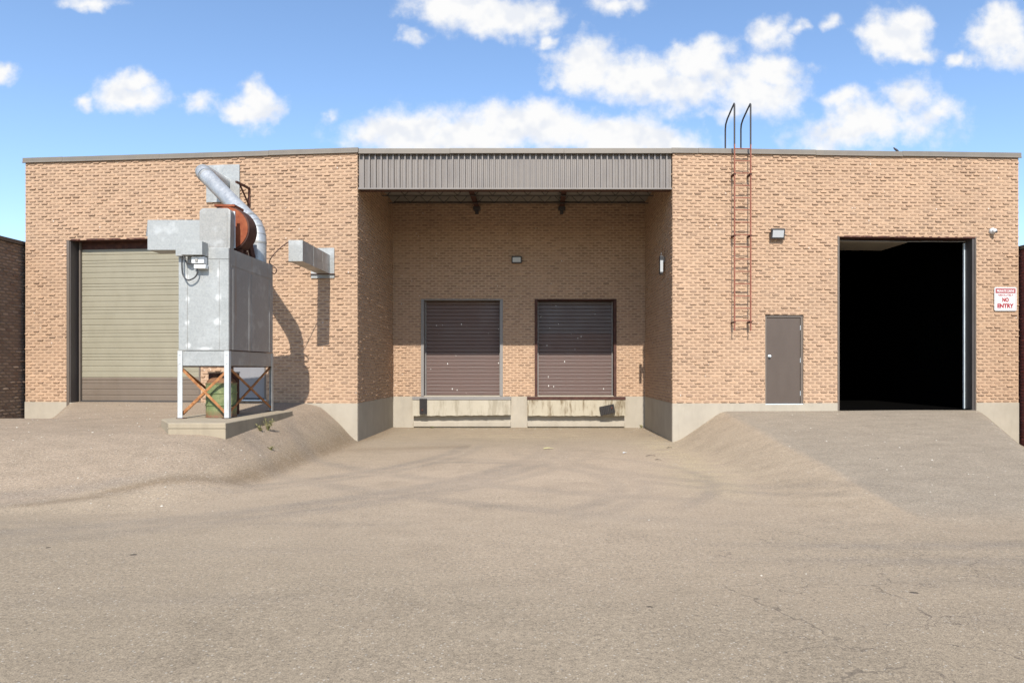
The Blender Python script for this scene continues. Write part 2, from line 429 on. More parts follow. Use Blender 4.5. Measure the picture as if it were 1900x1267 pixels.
col = t.mix(t.math('MULTIPLY', t.attr('sand'), t.step(mid, 0.3, 0.62)), col, (0.37, 0.295, 0.185))
col = t.mix(t.math('MULTIPLY', t.attr('tyre'), t.step(t.noise(p, 3.5, 5, 0.7), 0.25, 0.65, 0.35, 1.0)), col, (0.17, 0.145, 0.12))
stn = t.step(t.noise(p, 0.8, 6, 0.7, dist=0.6), 0.53, 0.66)
col = t.mix(t.math('MULTIPLY', stn, 0.20), col, (0.155, 0.122, 0.086))
col = t.mix(0.35, col, t.ramp(mid, [(0.3, 0.40), (0.7, 0.60)]), 'OVERLAY')
col = t.mix(0.7, col, t.ramp(fine, [(0.25, 0.28), (0.75, 0.74)]), 'OVERLAY')
col = t.mix(0.9, col, t.ramp(grit, [(0.25, 0.22), (0.75, 0.80)]), 'OVERLAY')
# pale and dark aggregate
vc = t.voro(p, 46, out='Color'); vd = t.voro(p, 46)
vs = t.new('ShaderNodeSeparateColor'); t.l.new(vc, vs.inputs[0])
lightst = t.math('MULTIPLY', t.math('GREATER_THAN', vs.outputs[0], 0.90), t.math('LESS_THAN', vd, 0.33))
darkst = t.math('MULTIPLY', t.math('LESS_THAN', vs.outputs[1], 0.10), t.math('LESS_THAN', vd, 0.36))
col = t.mix(t.math('MULTIPLY', lightst, 0.5), col, (0.55, 0.50, 0.42))
col = t.mix(t.math('MULTIPLY', darkst, 0.5), col, (0.10, 0.085, 0.07))
# tar spots
sd = t.voro(t.vmath('MULTIPLY', p, (1, 1.3, 1)), 0.9)
scs = t.new('ShaderNodeSeparateColor'); t.l.new(t.voro(t.vmath('MULTIPLY', p, (1, 1.3, 1)), 0.9, out='Color'), scs.inputs[0])
spot = t.math('MULTIPLY', t.math('LESS_THAN', t.math('MULTIPLY_ADD', fine, 0.03, sd), t.math('MULTIPLY_ADD', scs.outputs[2], 0.03, 0.048)), t.math('GREATER_THAN', scs.outputs[0], 0.5))
col = t.mix(t.math('MULTIPLY', t.math('MULTIPLY', spot, t.attr('yard')), 0.85), col, (0.06, 0.048, 0.038))
# cracks
cv = t.vmath('MULTIPLY_ADD', t.noise(p, 2.0, 4, 0.7, out='Color'), (0.55, 0.55, 0), p)
ce = t.voro(cv, 0.62, 'DISTANCE_TO_EDGE'); ce2 = t.voro(cv, 1.5, 'DISTANCE_TO_EDGE')
crk = t.math('MAXIMUM', t.step(ce, 0.0042, 0.0012), t.math('MULTIPLY', t.step(ce2, 0.006, 0.0015), t.step(t.noise(p, 0.5, 3), 0.42, 0.52)))
crk = t.math('MULTIPLY', crk, t.math('MULTIPLY', t.attr('crack'), t.step(t.noise(p, 1.3, 3), 0.36, 0.52)))
col = t.mix(t.math('MULTIPLY', crk, 0.45), col, (0.075, 0.06, 0.05))
hgt = t.math('MULTIPLY_ADD', grit, 0.6, t.math('MULTIPLY', fine, 0.5))
finish(t, b, col, 0.93, 0, hgt, 0.014, 0.75, 0.2); M_ground = m

m, t, b = material('pebble_stone')
oi = t.attr('rnd')
finish(t, b, t.ramp(oi, [(0, (0.14, 0.115, 0.09)), (0.45, (0.34, 0.29, 0.23)), (1, (0.50, 0.46, 0.38))]), 0.9); M_pebble = m
m, t, b = material('dry_weed'); p = t.pos()
finish(t, b, t.ramp(t.noise(p, 14, 3), [(0.3, (0.10, 0.105, 0.035)), (0.55, (0.21, 0.19, 0.075)), (0.75, (0.33, 0.27, 0.12))]), 0.8)
M_weed = m

# ------------------------------------------------------------------ terrain
WALL_Y, BACK_Y = 16.16, 20.20
RX0, RX1 = -4.21, 3.253                       # loading recess, left and right cheek
def sst(a, b, x):
    q = np.clip((x - a) / (b - a), 0, 1); return q * q * (3 - 2 * q)
def ground_h(X, Y):
    X = np.asarray(X, float); Y = np.asarray(Y, float)
    pl = np.interp(Y, [8.2, 8.8, 9.6, 10.4, 11.2, 12.2, 14.5, 16.2, 30], [0, .09, .31, .53, .665, .72, .815, .915, .93])
    gl = np.interp(X, [-5.75, -5.45, -5.1, -4.63, -4.35, -4.2], [1, .985, .90, .46, .12, 0])
    dip = np.minimum(np.minimum(0.42, 0.36 * np.maximum(0, Y - 13.4)), 0.9 * np.maximum(0, -11.3 + 0.6 * (16.6 - Y) - X))
    hl = pl * gl - dip                                    # ground falls back to the left corner of the building
    pr = np.interp(Y, [7.6, 8.3, 16.2, 30], [0, .035, .735, .735])
    gr = np.interp(X, [3.27, 3.45, 4.40, 4.52], [0, .09, .96, 1])
    xe = 10.66 - 0.485 * (16.4 - Y)                       # right brink of the ramp runs off at a slant
    hr = np.maximum(pr * gr - 0.84 * np.maximum(0, X - xe) * sst(9.5, 12.0, Y), np.minimum(pr * gr, -0.13 * sst(10.5, 13.5, Y)))
    return hl + hr
gx = np.concatenate([[-600, -250, -100, -50, -30, -22, -17], np.arange(-14.5, 14.01, 0.10), [17, 22, 30, 50, 100, 250, 600]])
gy = np.concatenate([[-600, -250, -100, -40, -15, -5, -1, 1], np.arange(2.4, 20.6, 0.10), [22, 26, 34, 60, 120, 300, 900]])
GX, GY = np.meshgrid(gx, gy)
H = ground_h(GX, GY)
# soften creases, then tiny unevenness
for _ in range(1):
    H[1:-1, 1:-1] = (H[1:-1, 1:-1] * 2 + H[:-2, 1:-1] + H[2:, 1:-1] + H[1:-1, :-2] + H[1:-1, 2:]) / 6
nr = np.random.RandomState(3)
wob = np.zeros_like(H)
for k in range(26):
    a = nr.uniform(0, 6.28); f = nr.uniform(0.3, 3.2); wob += np.sin((GX * math.cos(a) + GY * math.sin(a)) * f + nr.uniform(0, 6.28)) / (1 + f * f)
inner = (np.abs(GX) < 14) & (GY > 2) & (GY < 20.5)
H += np.where(inner, wob * 0.0032, 0)
nx, ny = len(gx), len(gy)
vs = np.stack([GX.ravel(), GY.ravel(), H.ravel()], 1)
idx = np.arange(nx * ny).reshape(ny, nx)
fs = np.stack([idx[:-1, :-1].ravel(), idx[:-1, 1:].ravel(), idx[1:, 1:].ravel(), idx[1:, :-1].ravel()], 1)
me = bpy.data.meshes.new('ground'); me.from_pydata(vs.tolist(), [], fs.tolist()); me.update()
me.polygons.foreach_set('use_smooth', [True] * len(me.polygons)); me.materials.append(M_ground)
def put_attr(me, name, arr):
    a = me.attributes.new(name, 'FLOAT', 'POINT'); a.data.foreach_set('value', np.asarray(arr, np.float32).ravel())
jig = wob * 0.10
toeL = np.interp(GY, [8.0, 8.45, 8.8, 10.0, 12.5, 15.6, 16.3], [-9.5, -6.6, -5.84, -4.67, -4.28, -4.2, -4.2])   # foot of the left ramp
dL = toeL - (GX + jig)                      # >0 on the ramp
put_attr(me, 'ramp', sst(-0.05, 0.35, dL) * (GX < 0) * (GY > 8.1) * (GY < 20))
toeR = 3.3
slope = sst(3.2, 3.55, GX + jig) * (1 - sst(4.42, 4.54, GX + jig * 0.25)) * sst(7.6, 8.6, GY)
put_attr(me, 'slope', slope)
grav = sst(4.42, 4.54, GX + jig * 0.25) * sst(7.3, 8.6, GY) * (GX < 60)
put_attr(me, 'gravel', grav)
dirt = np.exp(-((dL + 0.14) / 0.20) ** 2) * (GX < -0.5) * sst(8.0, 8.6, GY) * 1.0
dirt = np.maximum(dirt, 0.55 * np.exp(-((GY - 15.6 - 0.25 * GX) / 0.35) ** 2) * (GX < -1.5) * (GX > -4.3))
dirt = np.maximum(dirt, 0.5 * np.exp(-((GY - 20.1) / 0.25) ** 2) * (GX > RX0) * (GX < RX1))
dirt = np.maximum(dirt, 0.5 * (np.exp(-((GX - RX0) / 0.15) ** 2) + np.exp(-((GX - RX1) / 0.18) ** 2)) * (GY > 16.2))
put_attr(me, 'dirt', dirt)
sand = np.exp(-((GX + jig - 2.75) / 0.55) ** 2) * sst(8.0, 11.0, GY) * (1 - sst(16.0, 18.0, GY)) * 0.8
sand = np.maximum(sand, 0.45 * np.exp(-((GY - 17.6) / 1.0) ** 2 - ((GX + 0.5) / 2.6) ** 2))
put_attr(me, 'sand', sand)
ty = np.zeros_like(GX)
def arc(cx, cy, r, wd, a0, a1, st):
    d = np.hypot(GX - cx, GY - cy); a = np.degrees(np.arctan2(GY - cy, GX - cx))
    lim = sst(a0, a0 + 12, a) * (1 - sst(a1 - 12, a1, a))
    return st * np.exp(-((d - r) / wd) ** 4) * lim
for q in ((-8.5, 15.5, 6.9, .13, -95, 5, .26), (-8.5, 15.5, 7.25, .10, -95, 5, .20), (-8.5, 15.5, 8.7, .15, -92, 2, .24), (-8.5, 15.5, 9.15, .11, -92, 2, .22), (-9.5, 17.0, 10.6, .14, -80, -8, .20),
          (-9.5, 17.0, 11.1, .10, -80, -8, .16), (-1.3, 10.2, 2.5, .13, -60, 110, .20), (-1.3, 10.2, 2.9, .10, -60, 110, .16), (-0.6, 10.8, 3.3, .11, -50, 70, .2), (6.5, 15.8, 6.6, .13, -178, -100, .18),
          (6.5, 15.8, 7.1, .12, -178, -100, .16), (6, 22.5, 14.0, .16, -150, -100, .2), (6, 22.5, 15.3, .15, -150, -100, .18)):
    ty = np.maximum(ty, np.minimum(1, 2.0 * arc(*q[:3], q[3] * 1.25, *q[4:])))
for y0, sl, st in ((6.85, -0.012, .55), (6.35, -0.03, .5), (5.6, 0.01, .22), (4.7, 0.02, .25)):
    ty = np.maximum(ty, st * np.exp(-((GY - y0 - sl * GX + 0.05 * wob + 0.006 * (GX - 5) ** 2) / 0.12) ** 2) * sst(0.5, 4.0, GX))
for y0, sl, st in ((7.6, -0.02, .3), (6.6, 0.04, .25), (5.2, 0.03, .22)):
    ty = np.maximum(ty, st * np.exp(-((GY - y0 - sl * GX) / 0.12) ** 2) * sst(-1.0, -2.6, GX))
ty *= 0.75 + 0.25 * np.clip(wob, -1, 1)
put_attr(me, 'tyre', ty)
worn = 1 - np.exp(-(((GX - 0.5) / 6.5) ** 2 + ((GY - 11) / 4.6) ** 2))     # pale dust lies thickest at the bay, worn bare further out
worn += 0.22 * sst(-1, -5, GX) * (1 - sst(6, 8.3, GY)) + 0.12 * np.clip(wob, -1.5, 1.5) * 0.5
put_attr(me, 'worn', np.clip(worn, 0, 1.2))
put_attr(me, 'crack', sst(0.0, 2.2, GX + 0.25 * GY - 1.0) * (1 - sst(7.0, 8.2, GY)) * 0.9 + 0.25 * (1 - sst(5.0, 7.0, GY)))
put_attr(me, 'yard', (1 - sst(7.5, 9.0, GY)))
tag(link('ground', me), kind='structure')
def gz(x, y): return float(ground_h(x, y))

# ------------------------------------------------------------------ walls of brick
BL, BH, JT, JV = 0.210, 0.0748, 0.026, 0.036            # brick pitch, course height, joint
CAM_P = Vector((0, 0, CAM_Z))
brick_pool = []                              # (score, wall object, verts, faces, value)
def cells(u0, u1, z0, z1, ops):
    us = sorted({u0, u1, *[v for o in ops for v in o[:2] if u0 < v < u1]})
    zs = sorted({z0, z1, *[v for o in ops for v in o[2:] if z0 < v < z1]})
    out = []
    for a, c in zip(us[:-1], us[1:]):
        run = None
        for e, g in zip(zs[:-1], zs[1:]):
            cu, cz = (a + c) / 2, (e + g) / 2
            hole = any(o[0] < cu < o[1] and o[2] < cz < o[3] for o in ops)
            if hole:
                if run: out.append((a, c, *run)); run = None
            else:
                run = (run[0], g) if run else (e, g)
        if run: out.append((a, c, *run))
    return out
def brick_geo(u0, u1, z0, z1, r, rough):
    """one rock-faced brick: eight-sided outline, bulged and slightly tipped face"""
    w_, h_ = u1 - u0, z1 - z0
    cu, ch = min(0.022, w_ * 0.2), h_ * 0.30
    j = lambda s: r.uniform(-s, s)
    ring = [(u0 + cu, z0), (u1 - cu, z0), (u1, z0 + ch), (u1, z1 - ch), (u1 - cu, z1), (u0 + cu, z1), (u0, z1 - ch), (u0, z0 + ch)]
    proud = 0.009 + r.random() ** 3 * 0.022 * rough
    tip = r.uniform(-0.001, 0.009) * rough
    skew = j(0.003) * rough
    zc, uc = (z0 + z1) / 2, (u0 + u1) / 2
    back = [(a, -0.003, c) for a, c in ring]
    ins = 0.0045
    front = []
    for a, c in ring:
        a2 = a + (ins if a < uc else -ins) + j(0.002); c2 = c + (ins if c < zc else -ins) * 0.8 + j(0.0012)
        front.append((a2, max(0.003, proud * 0.72 - tip * (c2 - zc) / h_ * 2 + skew * (a2 - uc) / w_ * 2 + j(0.0012)), c2))
    mid = (uc + j(0.03), proud + j(0.001), zc - h_ * 0.12 + j(0.008))
    v = back + front + [mid]
    f = [(i, (i + 1) % 8, 8 + (i + 1) % 8, 8 + i) for i in range(8)] + [(8 + i, 8 + (i + 1) % 8, 16) for i in range(8)]
    return v, [q[::-1] for q in f]
def brick_wall(parent, M, L, z0, z1, ops, mats, name='brick_wall', zbase=-0.6, thick=0.24, rough=1.0, pool=True, seed=1, u_lo=0.0, zoff=0.0, trim=(0.0, 0.0)):
    r = random.Random(seed)
    mb = MB()
    for a, c, e, g in cells(trim[0], L - trim[1], zbase, z1, ops): mb.box(a, c, -thick, 0, e, g)
    wall = mb.build(name, mats[1], parent, M)
    V, Fc, val = [], [], []
    n = int((z1 - z0 - zoff) / BH)
    for i in range(n + 1):
        a0 = z0 + zoff + i * BH + JT / 2; a1 = min(a0 + BH - JT, z1 - 0.002)
        if a1 - a0 < 0.02: continue
        zc = (a0 + a1) / 2
        u = u_lo - (BL / 2 if i % 2 else 0) + r.uniform(-0.006, 0.006)
        while u < L:
            b0, b1 = max(u + JV / 2, u_lo), min(u + BL - JV / 2, L)
            u += BL
            parts = [(b0, b1)]
            for o in ops:
                if o[2] < zc < o[3]:
                    nxt = []
                    for s0, s1 in parts:
                        if s1 <= o[0] or s0 >= o[1]: nxt.append((s0, s1)); continue
                        if s0 < o[0]: nxt.append((s0, o[0] - 0.002))
                        if s1 > o[1]: nxt.append((o[1] + 0.002, s1))
                    parts = nxt
            for s0, s1 in parts:
                if s1 - s0 < 0.025: continue
                v, f = brick_geo(s0 + r.uniform(-.008, .010), s1 - r.uniform(-.008, .010), a0 - r.uniform(-.003, .006), a1 + r.uniform(-.004, .005), r, rough)
                x = min(1, max(0, r.gauss(0.5, 0.22)))
                if r.random() < 0.06: x *= 0.25
                if pool and s1 - s0 > BL - JV - 0.02:
                    c = M @ Vector(((s0 + s1) / 2, 0, zc))
                    d = (CAM_P - c); nrm = (M.to_3x3() @ Vector((0, 1, 0)))
                    brick_pool.append([-(d.normalized().dot(nrm)) / d.length_squared, wall, v, f, x, mats[0], len(val)])
                V.append(v); Fc.append(f); val.append(x)
    wall_data.append([wall, V, Fc, val, mats[0]])
    return wall
wall_data = []
def flush_bricks(limit=300):
    """the bricks that show largest become objects of their own, the rest of each wall one mesh"""
    brick_pool.sort(key=lambda q: q[0])
    taken = {}
    for sc, wall, v, f, x, mt, i in brick_pool[:limit]:
        me = bpy.data.meshes.new('brick'); me.from_pydata(v, [], f); me.materials.append(mt)
        put_attr(me, 'rnd', [x] * len(v))
        link('brick', me, wall)
        taken.setdefault(wall.name, set()).add(i)
    for wall, V, Fc, val, mt in wall_data:
        sk = taken.get(wall.name, ())
        vs, fs, at = [], [], []
        for i, (v, f, x) in enumerate(zip(V, Fc, val)):
            if i in sk: continue
            o = len(vs); vs += v; fs += [tuple(q + o for q in p) for p in f]; at += [x] * len(v)
        me = bpy.data.meshes.new('bricks'); me.from_pydata(vs, [], fs); me.materials.append(mt)
        put_attr(me, 'rnd', at)
        tag(link('bricks', me, wall), kind='stuff')

AL, AR = R(5.4), R(2.7)
LL, LR = 8.49, 8.48
TOP = 6.84                                   # underside of the coping
ZB = 0.924                                   # top of the concrete plinth
M_L = frame((RX0, WALL_Y, 0), (-math.cos(AL), math.sin(AL), 0), (-math.sin(AL), -math.cos(AL), 0))
R_end = Vector((RX1 + LR * math.cos(AR), WALL_Y + LR * math.sin(AR), 0))
M_R = frame(R_end, (-math.cos(AR), -math.sin(AR), 0), (math.sin(AR), -math.cos(AR), 0))
M_B = frame((RX1, BACK_Y, 0), (-1, 0, 0), (0, -1, 0))
M_CL = frame((RX0, BACK_Y, 0), (0, -1, 0), (1, 0, 0))
M_CR = frame((RX1, WALL_Y, 0), (0, 1, 0), (-1, 0, 0))

bld = thing('warehouse_building', (0, WALL_Y, 0), 'long tan brick warehouse with a recessed loading bay in its middle', 'building')
bld.location = (0, 0, 0)
OPS_L = [(3.908, 7.369, 0.60, 4.915), (2.25, 3.20, 0.97, 3.10)]
OPS_R = [(LR - 7.40, LR - 4.003, 0.50, 4.905), (LR - 3.161, LR - 2.231, 0.885, 3.024)]
OPS_B = [(RX1 - 2.405, RX1 + 0.015, 0.927, 3.80), (RX1 + 0.955, RX1 + 3.375, 0.927, 3.80)]
BM = (M_brick, M_mortar)
wl = brick_wall(bld, M_L, LL, ZB, TOP, OPS_L, BM, seed=11, trim=(0.03, 0))
wr = brick_wall(bld, M_R, LR, ZB, TOP, OPS_R, BM, seed=12, trim=(0, 0.03))
wb = brick_wall(bld, M_B, RX1 - RX0, ZB, 6.70, OPS_B, BM, seed=13, rough=0.8)
wcl = brick_wall(bld, M_CL, BACK_Y - WALL_Y - 0.004, ZB, TOP, [], BM, seed=14, rough=0.8, thick=0.06)
wcr = brick_wall(bld, M_CR, BACK_Y - WALL_Y, ZB, TOP, [], BM, seed=15, rough=0.8, u_lo=0.004, thick=0.06)
tag(wl, 'sunlit brick wall left of the loading bay'); tag(wr, 'sunlit brick wall right of the loading bay')
tag(wb, 'shaded brick wall at the back of the loading bay'); tag(wcl, 'shaded left cheek wall of the loading bay'); tag(wcr, 'shaded right cheek wall of the loading bay')

def plinth(M, L, ops, y1=0.014, z1=ZB - 0.004, u0=0.0, dp=0.02):
    mb = MB()
    for a, c, e, g in cells(u0, L, -0.7, z1, ops): mb.box(a, c, -dp, y1, e, g)
    return mb.build('plinth', M_conc, bld, M)
plinth(M_L, LL + 0.01, OPS_L, u0=-0.004); plinth(M_R, LR + 0.004, OPS_R, u0=-0.004)
plinth(M_CL, BACK_Y - WALL_Y - 0.012, [], 0.012); plinth(M_CR, BACK_Y - WALL_Y, [], 0.012, u0=0.012)
plinth(M_B, RX1 - RX0 - 0.013, [], 0.016, u0=0.013)

# coping lengths
def coping(M, u0, u1, zt, lip, depth, step_len, seed):
    r = random.Random(seed); u = u0
    while u < u1 - 0.05:
        e = min(u1, u + step_len * r.uniform(0.8, 1.15))
        if u1 - e < 0.5: e = u1
        dz = r.uniform(-0.006, 0.006)
        mb = MB()
        prof = [(-depth, zt - 0.14), (-depth, zt + 0.012), (lip, zt), (lip, zt - 0.092), (lip + 0.018, zt - 0.112), (lip + 0.018, zt - 0.124), (lip - 0.012, zt - 0.124), (lip - 0.012, zt - 0.10), (-depth + 0.02, zt - 0.10)]
        mb.prism([(a, c + dz) for a, c in prof], u + 0.002, e - 0.002, lambda a, c, h: (h, a, c))
        mb.build('coping', M_coping, bld, M, smooth=None)
        u = e
coping(M_L, -0.03, LL + 0.05, 6.957, 0.035, 0.30, 2.6, 1)
coping(M_R, -0.05, LR + 0.03, 6.957, 0.035, 0.30, 2.6, 2)
M_F = frame((RX1, WALL_Y, 0), (-1, 0, 0), (0, -1, 0))
coping(M_F, 0.01, RX1 - RX0 - 0.035, 6.945, 0.03, 0.30, 2.9, 3)

# corrugated fascia over the bay
W = RX1 - RX0
prof, u, yb, yr = [], 0.02, -0.075, -0.012
while u < W - 0.16:
    prof += [(u, yb), (u + 0.036, yb), (u + 0.042, yb + 0.010), (u + 0.050, yb + 0.010), (u + 0.056, yb), (u + 0.086, yb), (u + 0.100, yr), (u + 0.127, yr)]
    u += 0.141
prof += [(u, yb), (W - 0.02, yb)]
n = len(prof)
v = [(a, c, z) for z in (6.02, 6.84) for a, c in prof] + [(a, c - 0.02, z) for z in (6.02, 6.84) for a, c in prof]
f = [(i, i + 1, n + i + 1, n + i) for i in range(n - 1)] + [(2 * n + i + 1, 2 * n + i, 3 * n + i, 3 * n + i + 1) for i in range(n - 1)]
f += [(i + 1, i, 2 * n + i, 2 * n + i + 1) for i in range(n - 1)]
MB().add(v, [q[::-1] for q in f]).build('fascia_cladding', M_fascia, bld, M_F)
MB().box(0.012, W - 0.012, -0.09, -0.004, 5.985, 6.018).build('fascia_trim', M_fascia, bld, M_F, bevel=0.004)
MB().box(0.012, W - 0.012, -0.30, -0.095, 6.0, 6.05).box(0.012, W - 0.012, -0.20, -0.18, 6.05, 6.66).box(0.012, W - 0.012, -0.30, -0.1, 6.66, 6.70).build('lintel_beam', M_rust_dark, bld, M_F)
# roof deck of the bay, ribs running front to back
prof = []; u = 0.0
while u < W - 0.05:
    prof += [(u, 6.74), (u + 0.07, 6.74), (u + 0.09, 6.775), (u + 0.13, 6.775), (u + 0.15, 6.74)]; u += 0.15
prof = [(min(a, W), c) for a, c in prof]; n = len(prof)
MB().add([(a, h, c) for h in (-0.1, -4.3) for a, c in prof], [(i, i + 1, n + i + 1, n + i) for i in range(n - 1)]).build('roof_deck', M_deck, bld, M_F)
for bx in (-1.72, 0.78):                     # two steel beams with bearing plates on the back wall
    mb = MB(); u = RX1 - bx
    mb.box(u - 0.07, u + 0.07, -4.03, -0.3, 6.50, 6.515).box(u - 0.008, u + 0.008, -4.03, -0.3, 6.515, 6.70).box(u - 0.07, u + 0.07, -4.03, -0.3, 6.70, 6.715)
    mb.build('roof_beam', M_rust_brown, bld, M_F)
    MB().box(u - 0.10, u + 0.10, -4.03, -3.86, 6.40, 6.497).box(u - 0.05, u + 0.05, -4.03, -3.95, 6.30, 6.40).build('bearing_plate', M_steel_dark, bld, M_F, bevel=0.006)
MB().box(0.02, W - 0.02, -4.03, -3.95, 6.66, 6.735).build('wall_angle', M_rust_dark, bld, M_F)
for yj in (-3.35, -2.5, -1.5):               # open-web joists across the bay
    mb = MB(); mb.box(0.02, W - 0.02, yj - 0.03, yj + 0.03, 6.46, 6.475).box(0.02, W - 0.02, yj - 0.03, yj + 0.03, 6.715, 6.735)
    k = 0; u = 0.1
    while u < W - 0.4:
        a = (u, yj, 6.475 if k % 2 == 0 else 6.715); c = (u + 0.24, yj, 6.715 if k % 2 == 0 else 6.475)
        mb.bar(a, c, 0.013, 0.013); u += 0.24; k += 1
    mb.build('web_joist', M_steel_dark, bld, M_F)

# roof and the unseen rest of the shell
mb = MB()
mb.add([(-12.55, 17.2, 6.66), (RX0, 16.42, 6.66), (RX0, 16.32, 6.80), (RX1, 16.32, 6.80), (RX1, 16.42, 6.66), (11.6, 16.8, 6.66), (11.6, 34, 6.66), (-12.55, 34, 6.66)], [(0, 1, 2, 3, 4, 5, 6, 7)])
mb.build('roof', M_roof, bld)
mb = MB().box(-12.66, -12.42, 17.22, 34, -0.6, 6.84).box(11.48, 11.72, 16.82, 34, -0.6, 6.84).box(-12.42, 11.48, 33.8, 34, -0.6, 6.84)
mb.build('rear_wall', M_mortar, bld)
# ---- left grade door (olive slats, taupe bottom) in frame M_L
def panel_door(name, M, u0, u1, z0, z1, y, n, mats, label=None, pattern=None):
    """sectional/rolling door of n slats; mats(i) gives the paint of slat i counted from the floor"""
    hs = pattern or [1.0]
    hs = [hs[i % len(hs)] for i in range(n)]; hs = [q * (z1 - z0) / sum(hs) for q in hs]
    back = MB().box(u0, u1, y - 0.05, y - 0.022, z0, z1).build(name, mats(0), bld, M)
    if label: back['label'] = label
    cache = {}
    zc = z0
    for i in range(n):
        mt = mats(i); h = hs[i]; key = (mt.name, round(h, 4))
        if key not in cache:
            prof = [(-0.02, 0.002), (0.0, 0.004), (0.004, 0.014), (0.004, h - 0.020), (0.000, h - 0.012), (-0.006, h - 0.0025), (-0.02, h - 0.0025)]
            cache[key] = MB().prism([(a, c) for a, c in prof], u0 + 0.004, u1 - 0.004, lambda a, c, hh: (hh, a, c)).build('slat', mt, mesh_only=True)
        o = link('slat', cache[key], back)
        o.location = (0, y + rng.uniform(-.0015, .0015), zc)
        zc += h
    return back
dl = panel_door('sectional_door', M_L, 3.93, 7.20, 0.94, 4.72, -0.27, 32, lambda i: M_door_taupe if i < 5 else M_door_olive, 'tall olive grey door with a taupe bottom section', [1, 1, 1, 0.6, 0.5])
MB().box(3.93, 7.20, -0.275, -0.225, 0.915, 0.952).build('bottom_seal', M_steel_dark, dl)
MB().box(3.93, 7.35, -0.34, -0.29, 4.72, 4.93).build('door_header', M_rust_dark, bld, M_L)
for a, c, nm in ((7.20, 7.235, 0), ):
    MB().box(a, c, -0.27, -0.21, 0.6, 4.90).build('door_track', M_trim, bld, M_L)
MB().box(7.29, 7.369, -0.30, -0.006, 0.5, 4.912).build('door_jamb', M_jamb_dark, bld, M_L, bevel=0.004)
MB().box(7.31, 7.385, -0.003, 0.016, 0.5, 4.93).build('door_casing', M_trim, bld, M_L, bevel=0.003)
MB().box(3.905, 3.945, -0.30, 0.016, 0.5, 4.912).build('door_jamb', M_trim, bld, M_L, bevel=0.004)
MB().box(3.905, 7.35, -0.30, 0.014, 4.895, 4.935).build('door_lintel', M_rust_dark, bld, M_L, bevel=0.003)
MB().box(3.9, 7.4, -0.6, 0.01, 0.4, 0.905).build('threshold', M_conc, bld, M_L)
# grey man door behind the dust collector
MB().box(2.25, 3.20, -0.24, -0.02, 2.99, 3.098).box(2.25, 2.31, -0.24, -0.02, 1.0, 2.99).box(3.14, 3.20, -0.24, -0.02, 1.0, 2.99).build('door_frame', M_trim, bld, M_L, bevel=0.004)
md = MB().box(2.312, 3.138, -0.12, -0.075, 1.03, 2.988).build('man_door', M_greydoor, bld, M_L, bevel=0.004)
tag(md, 'grey man door behind the dust collector')
MB().box(2.24, 3.21, -0.24, 0.06, 0.965, 1.0).build('door_sill', M_white, bld, M_L, bevel=0.004)

# ---- right wing: man door and the open grade door
u0, u1 = LR - 3.161, LR - 2.231
MB().box(u0, u1, -0.22, -0.03, 2.965, 3.022).box(u0, u0 + 0.055, -0.22, -0.03, 0.90, 2.965).box(u1 - 0.045, u1, -0.22, -0.03, 0.90, 2.965).build('door_frame', M_trim, bld, M_R, bevel=0.004)
md = MB().box(u0 + 0.058, u1 - 0.048, -0.10, -0.05, 0.91, 2.955).build('man_door', M_mandoor, bld, M_R, bevel=0.004)
tag(md, 'plain taupe steel man door right of the ladder')
MB().lathe([(0.034, -0.05), (0.034, -0.043), (0.014, -0.04), (0.014, -0.012), (0.026, -0.006), (0.030, 0.006), (0.026, 0.018), (0.012, 0.024)], (u1 - 0.115, 0, 2.04), 'Y', 16).build('door_knob', M_track, md, smooth=40)
for z in (2.72, 1.94, 1.15):
    MB().box(u0 + 0.05, u0 + 0.064, -0.052, -0.038, z - 0.055, z + 0.055).build('hinge', M_track, md, bevel=0.002)
MB().box(u0, u1, -0.22, -0.004, 0.875, 0.905).build('door_sill', M_track, bld, M_R, bevel=0.003)

g0, g1 = LR - 7.40, LR - 4.003
MB().box(g0 + 0.012, g0 + 0.075, -0.30, -0.004, 0.5, 4.90).build('door_jamb', M_jamb_dark, bld, M_R, bevel=0.004)
MB().box(g0 - 0.016, g0 + 0.010, -0.05, 0.017, 0.74, 4.92).build('door_casing', M_trim, bld, M_R, bevel=0.003)
MB().box(g1 - 0.030, g1 + 0.016, -0.05, 0.017, 0.74, 4.92).build('door_casing', M_trim, bld, M_R, bevel=0.003)
MB().box(g1 - 0.028, g1, -0.30, -0.052, 0.5, 4.90).build('door_jamb', M_jamb_dark, bld, M_R)
MB().box(g0, g1, -0.30, 0.012, 4.885, 4.925).build('door_lintel', M_rust_dark, bld, M_R, bevel=0.003)
MB().box(g0 + 0.078, g0 + 0.108, -0.30, -0.25, 0.76, 4.82).build('door_track', M_track, bld, M_R, bevel=0.004)
MB().tube([(g0 + 0.1 + (g1 - g0 - 0.14) * k / 24, -0.22 - 0.015 * math.sin(k * .7), 4.852 - 0.012 * math.sin(math.pi * k / 24) - 0.0 * k) for k in range(25)], 0.012, 8).build('weather_strip', M_jamb_grey, bld, M_R, smooth=50)
for k, (a, c) in enumerate(((g1 - 0.75, g1 - 0.02), (g1 - 1.9, g1 - 0.758))):
    MB().box(a, c, -1.45, -0.34, 4.83, 4.87).build('ceiling_panel', M_panel, bld, M_R, bevel=0.005)
mb = MB()                                     # hall behind the opening, its darkness painted on as near-black
mb.box(g0 - 0.9, g0 - 0.7, -9, -0.245, 0.4, 6.5).box(g1 + 0.7, g1 + 0.9, -9, -0.245, 0.4, 6.5).box(g0 - 0.7, g1 + 0.7, -9, -8.8, 0.4, 6.5).box(g0 - 0.9, g1 + 0.9, -9, -0.25, 5.6, 5.7)
